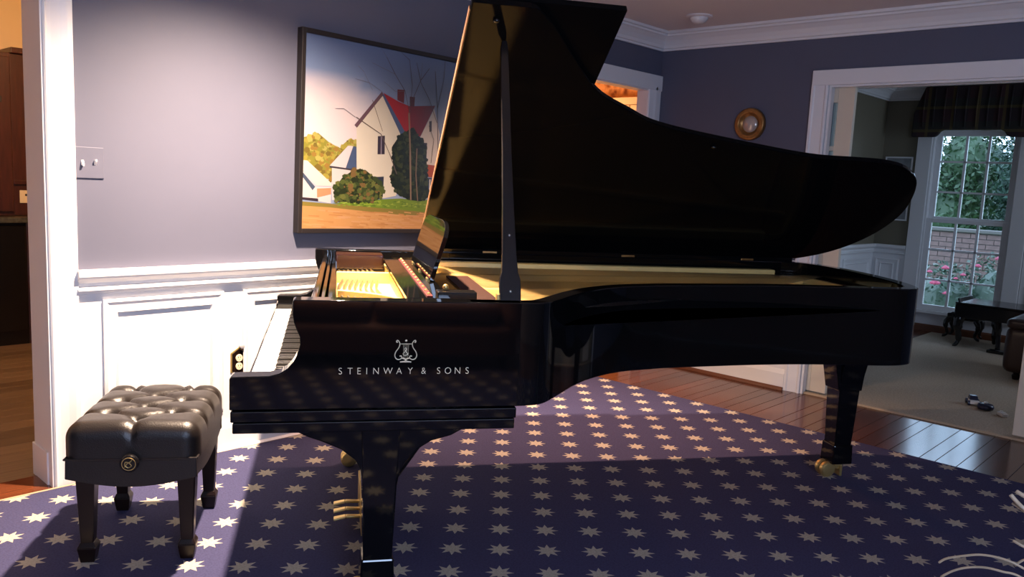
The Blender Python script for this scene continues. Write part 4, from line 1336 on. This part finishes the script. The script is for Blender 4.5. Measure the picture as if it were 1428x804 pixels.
for x, y, dx, dy in ((8.10, 1.995, -.03, .03), (8.50, 1.80, .02, .0), (8.27, 1.28, -.01, -.05)):
    cabriole(T_(), x, y, tz, tz + .30, dx, dy).build('leg', M['toyblack'], tg, smooth=True)
T_().tube(catmull([(8.09, 1.70, tz + .29), (8.09, 1.685, tz + .18), (8.08, 1.675, tz + .03)], 5), [.028] * 5 + [.02] * 6, 8).build('lyre_post', M['toyblack'], tg, smooth=True)
T_().box(8.03, 8.13, 1.60, 1.75, tz, tz + .025).build('lyre_base', M['toyblack'], tg, .004)

ts = thing('toy_stool', 'tiny black stool with a blue grey seat behind the toy piano', 'stool', (8.66, 2.10, tz))
def S_(): return MB(off=(8.66, 2.10, tz))
S_().box(8.555, 8.765, 1.955, 2.24, tz + .185, tz + .205).build('seat_frame', M['toyblack'], ts, .006)
S_().box(8.56, 8.76, 1.96, 2.235, tz + .205, tz + .232).build('seat', M['toyblue'], ts, .012)
for x, y, dx, dy in ((8.575, 2.215, -.03, .04), (8.575, 1.985, -.02, -.05), (8.74, 2.215, .01, .03), (8.74, 1.985, .01, -.03)):
    cabriole(S_(), x, y, tz, tz + .19, dx, dy, .026, .013).build('leg', M['toyblack'], ts, smooth=True)

ot = thing('ottoman', 'brown leather ottoman at the right edge beside the cream door leaf', 'ottoman', (7.22, 1.12, tz))
def O_(): return MB(off=(7.22, 1.12, tz))
bm = bmesh.new()
bmesh.ops.create_cube(bm, size=2)
bmesh.ops.subdivide_edges(bm, edges=bm.edges[:], cuts=20, use_grid_fill=True)
def rbox(bm, h, rad, c, bulge=0.0):
    for v in bm.verts:
        p = Vector((v.co.x * h[0], v.co.y * h[1], v.co.z * h[2]))
        q = Vector([max(-a + rad, min(a - rad, x)) for a, x in zip(h, p)])
        d = p - q
        if d.length > 1e-6:
            p = q + d.normalized() * rad
        k = 1 + bulge * (1 - (p.z / h[2]) ** 2)
        v.co = Vector((p.x * k, p.y * k, p.z)) + Vector(c)
rbox(bm, (.30, .275, .175), .05, (0, 0, .23), .025)
me = bpy.data.meshes.new('base'); bm.to_mesh(me); bm.free()
link('base', me, M['brownleather'], ot, smooth=True)
bm = bmesh.new()
bmesh.ops.create_cube(bm, size=2)
bmesh.ops.subdivide_edges(bm, edges=bm.edges[:], cuts=20, use_grid_fill=True)
rbox(bm, (.305, .28, .04), .035, (0, 0, .425), .0)
me = bpy.data.meshes.new('cushion'); bm.to_mesh(me); bm.free()
link('cushion', me, M['brownleather'], ot, smooth=True)
for sx_ in (-1, 1):
    for sy_ in (-1, 1):
        MB().lathe([(.022, 0), (.03, .03), (.02, .045), (.03, .075)], (sx_ * .21, sy_ * .19, 0), 12).build('leg', M['darkwood'], ot)

ca = thing('toy_car', 'small navy and white toy car lying on the beige carpet', 'toy', (5.87, 1.315, tz), R(25))
MB().box(-.055, .055, -.028, .028, .012, .032).build('chassis', M['plastic_w'], ca, .004)
MB().hexa([(-.02, -.026, .032), (.05, -.026, .032), (.05, .026, .032), (-.02, .026, .032)], [(-.005, -.022, .058), (.04, -.022, .058), (.04, .022, .058), (-.005, .022, .058)]).build('cab', M['plastic_n'], ca, .004)
for x in (-.035, .035):
    for y in (-.032, .032):
        MB().lathe([(.004, -.008), (.016, -.007), (.016, .007), (.004, .008)], (x, y, .016), 16, 'y').build('wheel', M['plastic_n'], ca)
tr = thing('toy_trailer', 'dark round toy lying just right of the navy toy car', 'toy', (5.79, 1.225, tz), R(-10))
MB().lathe([(.01, 0), (.045, .006), (.05, .02), (.042, .036), (.02, .042), (.001, .043)], (0, 0, 0), 20).build('shell', M['plastic_n'], tr, smooth=True)
MB().lathe([(.012, .041), (.012, .050), (.001, .052)], (0, 0, 0), 12).build('knob', M['plastic_w'], tr)
tw = thing('toy_block', 'small white toy piece on the carpet nearest the cream door leaf', 'toy', (5.71, 1.11, tz), R(40))
MB().box(-.035, .035, -.018, .018, 0, .022).build('block', M['plastic_w'], tw, .004)
for x in (-.018, .018):
    MB().lathe([(.009, .022), (.009, .028), (.001, .0285)], (x, 0, 0), 12).build('stud', M['plastic_w'], tw)

# ================================================================ SOFA BEHIND THE CAMERA, MIRRORED IN THE PIANO'S SIDE
so = thing('sofa', 'brown leather sofa mirrored dimly in the glossy side of the piano', 'sofa', (-0.45, -1.25, .0095), R(-30))
def rounded(name, h, rad, c, m, par):
    bm = bmesh.new()
    bmesh.ops.create_cube(bm, size=2)
    bmesh.ops.subdivide_edges(bm, edges=bm.edges[:], cuts=8, use_grid_fill=True)
    rbox(bm, h, rad, c)
    me = bpy.data.meshes.new(name); bm.to_mesh(me); bm.free()
    return link(name, me, m, par, smooth=True)
sl = mat('tan_brown_leather', (.26, .12, .075), .5, bump=.2, bscale=90)
rounded('frame', (1.0, .40, .11), .04, (0, 0, .20), sl, so)
rounded('backrest', (1.0, .12, .30), .10, (0, -.36, .60), sl, so)
for s in (-1, 1):
    rounded('armrest', (.11, .42, .20), .09, (s * 1.0, 0, .46), sl, so)
    rounded('seat_cushion', (.435, .34, .075), .06, (s * .44, .05, .40), sl, so)
    rounded('back_cushion', (.42, .09, .21), .08, (s * .44, -.20, .66), sl, so)
    for q in (-1, 1):
        MB().lathe([(.02, 0), (.03, .09)], (s * .9, q * .32, 0), 12).build('leg', M['darkwood'], so)

# ================================================================ TWIGS IN THE NEAR CORNER
tv = thing('twig_arrangement', 'pale curled twigs reaching into the lower right corner', 'decoration', (2.36, .10, .0095))
def Tw(): return MB(off=(2.36, .10, .008))
Tw().lathe([(.07, .008), (.085, .02), (.10, .10), (.085, .20), (.05, .28), (.055, .31), (.045, .31), (.04, .28), (.02, .05)], (2.36, .10, 0), 28).build('vase', M['vase'], tv, smooth=True)
X = 2.3
for pts, r in (([(X, .548, .367), (X, .531, .385), (X, .49, .408), (X, .45, .425), (X, .402, .431), (X + .01, .356, .418), (X + .03, .25, .37), (2.36, .12, .27)], .0032),
               ([(X - .01, .537, .334), (X - .01, .511, .361), (X - .01, .479, .383), (X - .01, .439, .398), (X - .01, .399, .402), (X, .359, .398), (X + .02, .25, .35), (2.36, .11, .27)], .0032),
               ([(X + .02, .38, .415), (X + .02, .359, .440), (X + .03, .30, .46), (X + .05, .2, .40), (2.36, .10, .27)], .0032),
               ([(X, .407, .601), (X, .393, .588), (X, .374, .574), (X + .02, .30, .52), (X + .05, .2, .42), (2.36, .10, .27)], .0055),
               ([(X, .396, .613), (X, .378, .606), (X + .02, .30, .57), (X + .05, .18, .44), (2.37, .10, .27)], .0055),
               ([(X + .01, .403, .577), (X + .01, .373, .563), (X + .03, .28, .50), (2.35, .16, .38), (2.36, .10, .27)], .0036),
               ([(X, .388, .486), (X, .363, .478), (X + .03, .27, .44), (2.35, .09, .27)], .0036)):
    path = catmull(pts, 6)
    n = len(path)
    Tw().tube(path, [r * (.85 if i == 0 else 1) for i in range(n)], 8).build('twig', M['twig'], tv, smooth=True)

# ================================================================ OUTDOORS BEHIND THE FAR WINDOW
ld = MB()
xs = [9.3, 13, 18, 26, 40, 60]
zs = [-.35, -.35, -.30, .1, .6, 1.0]
rows = [[ld.v((x, y, z)) for y in (-14, 0, 6, 30)] for x, z in zip(xs, zs)]
for A, B in zip(rows, rows[1:]):
    for k in range(3):
        ld.bm.faces.new((A[k], A[k + 1], B[k + 1], B[k]))
lo = ld.build('lawn', M['lawn'])
lo['kind'] = 'structure'

bwx = thing('brick_wall', 'low pinkish brick wall outside behind the rose bush', 'garden wall', (13.0, 3.1, -.36))
part('mortar_core', (.02, .20, -1.7, .95, 0, 1.24), M['mortar'], bwx)
bme = MB().box(0, .10, -.098, .098, 0, .062).mesh('brick')
for row in range(17):
    for k in range(13):
        y = .83 - k * .205 - (.1 if row % 2 else 0)
        o = link('brick', bme, M['brick'], bwx)
        o.location = (random.uniform(0, .006), y, .01 + row * .072)
part('coping', (-.03, .23, -1.72, .97, 1.24, 1.29), M['mortar'], bwx, .01)

def leaf_cloud(n, ctr, rx, ry, rz, size, seed, shell=.55):
    r = random.Random(seed)
    vs, fs = [], []
    for k in range(n):
        while True:
            p = Vector((r.uniform(-1, 1), r.uniform(-1, 1), r.uniform(-1, 1)))
            if shell < p.length < 1:
                break
        p = Vector((ctr[0] + p.x * rx, ctr[1] + p.y * ry, ctr[2] + p.z * rz))
        a = Vector((r.uniform(-1, 1), r.uniform(-1, 1), r.uniform(-1, 1))).normalized()
        b_ = a.orthogonal().normalized()
        b_ = (b_ * math.cos(k) + a.cross(b_) * math.sin(k))
        s = size * r.uniform(.6, 1.3)
        i = len(vs)
        vs += [p - a * s, p + b_ * s * .45, p + a * s, p - b_ * s * .45]
        fs.append((i, i + 1, i + 2, i + 3))
    return vs, fs
def foliage(name, clouds, m, parent, off):
    vs, fs = [], []
    for c in clouds:
        v2, f2 = leaf_cloud(*c)
        i = len(vs)
        vs += [v - Vector(off) for v in v2]
        fs += [tuple(i + k for k in f) for f in f2]
    for c in clouds:      # dense inner leaves
        ctr, k = c[1], .62
        ring = []
        for i in range(7):
            la = math.pi * (i / 6 - .5)
            ring.append([Vector((ctr[0] + c[2] * k * math.cos(la) * math.cos(j * math.pi / 5), ctr[1] + c[3] * k * math.cos(la) * math.sin(j * math.pi / 5), ctr[2] + c[4] * k * math.sin(la))) - Vector(off) for j in range(10)])
        b0 = len(vs)
        for r_ in ring:
            vs += r_
        for i in range(6):
            for j in range(10):
                fs.append((b0 + i * 10 + j, b0 + i * 10 + (j + 1) % 10, b0 + (i + 1) * 10 + (j + 1) % 10, b0 + (i + 1) * 10 + j))
    me = bpy.data.meshes.new(name)
    me.from_pydata(vs, [], fs)
    o = link(name, me, m, parent)
    o['kind'] = 'stuff'
    return o
rb = thing('rose_bush', 'rose bush with pink blooms close outside the far window', 'bush', (10.6, 2.3, -.36))
foliage('foliage', [(1500, (10.6, 2.85, .10), .4, .55, .50, .035, 1, .3), (1500, (10.7, 2.2, .22), .45, .6, .58, .035, 2, .3), (1500, (10.7, 1.55, .34), .4, .6, .60, .035, 3, .3)], M['leafr'], rb, (10.6, 2.3, -.36))
for k, (x, y) in enumerate(((2.75, .02), (2.2, .1), (1.6, .1))):
    MB(off=(10.6, 2.3, -.36)).tube([(10.62, x, -.36), (10.6, x + .03, y), (10.55, x + .1, y + .35)], [.02, .014, .006], 6).build('stem', M['bark'], rb)
fl_me = None
for y, z, s in ((2.83, .38, 1.3), (2.74, .56, 1), (2.70, .27, .8), (2.40, .62, .8), (2.2, .72, 1), (2.02, .80, 1.1), (1.92, .86, 1.2), (2.55, .50, .7), (2.12, .58, .7), (1.78, .70, .9), (2.62, .45, .6), (1.65, .84, 1), (2.9, .5, .7)):
    if fl_me is None:
        b = MB()
        b.ball((0, 0, 0), .030, 2, (1, 1, .8))
        for q in range(6):
            b.ball((.026 * math.cos(q * 1.05), .026 * math.sin(q * 1.05), -.006), .022, 1, (1, 1, .7))
        fl_me = b.mesh('bloom')
    o = link('bloom', fl_me, M['pink'], rb, smooth=False)
    o.location = (10.17 - 10.6 + random.uniform(-.04, .04), y - 2.3, z + .36)
    o.scale = (s, s, s)

def tree(x, y, zg, h, w, m, label, seed, n=6000):
    t = thing('tree', label, 'tree', (x, y, zg), 0, 'trees beyond the garden wall')
    cl = []
    r = random.Random(seed)
    for k in range(5):
        cl.append((n // 5, (x + r.uniform(-.15, .15) * w, y + r.uniform(-.17, .17) * w, zg + h * (.30 + .5 * k / 5) + r.uniform(-.1, .1)), w * .46, w * .46, h * .26, .06, seed * 10 + k, .2))
    foliage('foliage', cl, m, t, (x, y, zg))
    MB(off=(x, y, zg)).tube([(x, y, zg - .05), (x + .03, y, zg + h * .4), (x, y + .05, zg + h * .7)], [.09, .07, .04], 8).build('trunk', M['bark'], t)
tree(16.6, 6.0, -.32, 3.5, 1.35, M['leafd'], 'dark green tree at the far left beyond the window', 1)
tree(16.9, 4.45, -.31, 3.35, 1.30, M['leaf'], 'bright green tree behind the garden wall, left in the window', 2)
tree(16.5, 3.0, -.31, 3.5, 1.30, M['leafd'], 'dark tree behind the garden wall, right in the window', 3)
tree(16.9, 1.5, -.30, 3.4, 1.30, M['leaf'], 'bright green tree hidden behind the right window frame', 4)
tree(20.5, 6.9, -.2, 3.5, 1.7, M['leafd'], 'tall dark tree in the back row on the left', 6)
tree(20.5, 4.8, -.2, 3.4, 1.7, M['leafd'], 'tall dark tree in the middle of the back row', 7)
tree(20.5, 2.7, -.2, 3.5, 1.7, M['leaf'], 'tall pale tree in the back row on the right', 8)
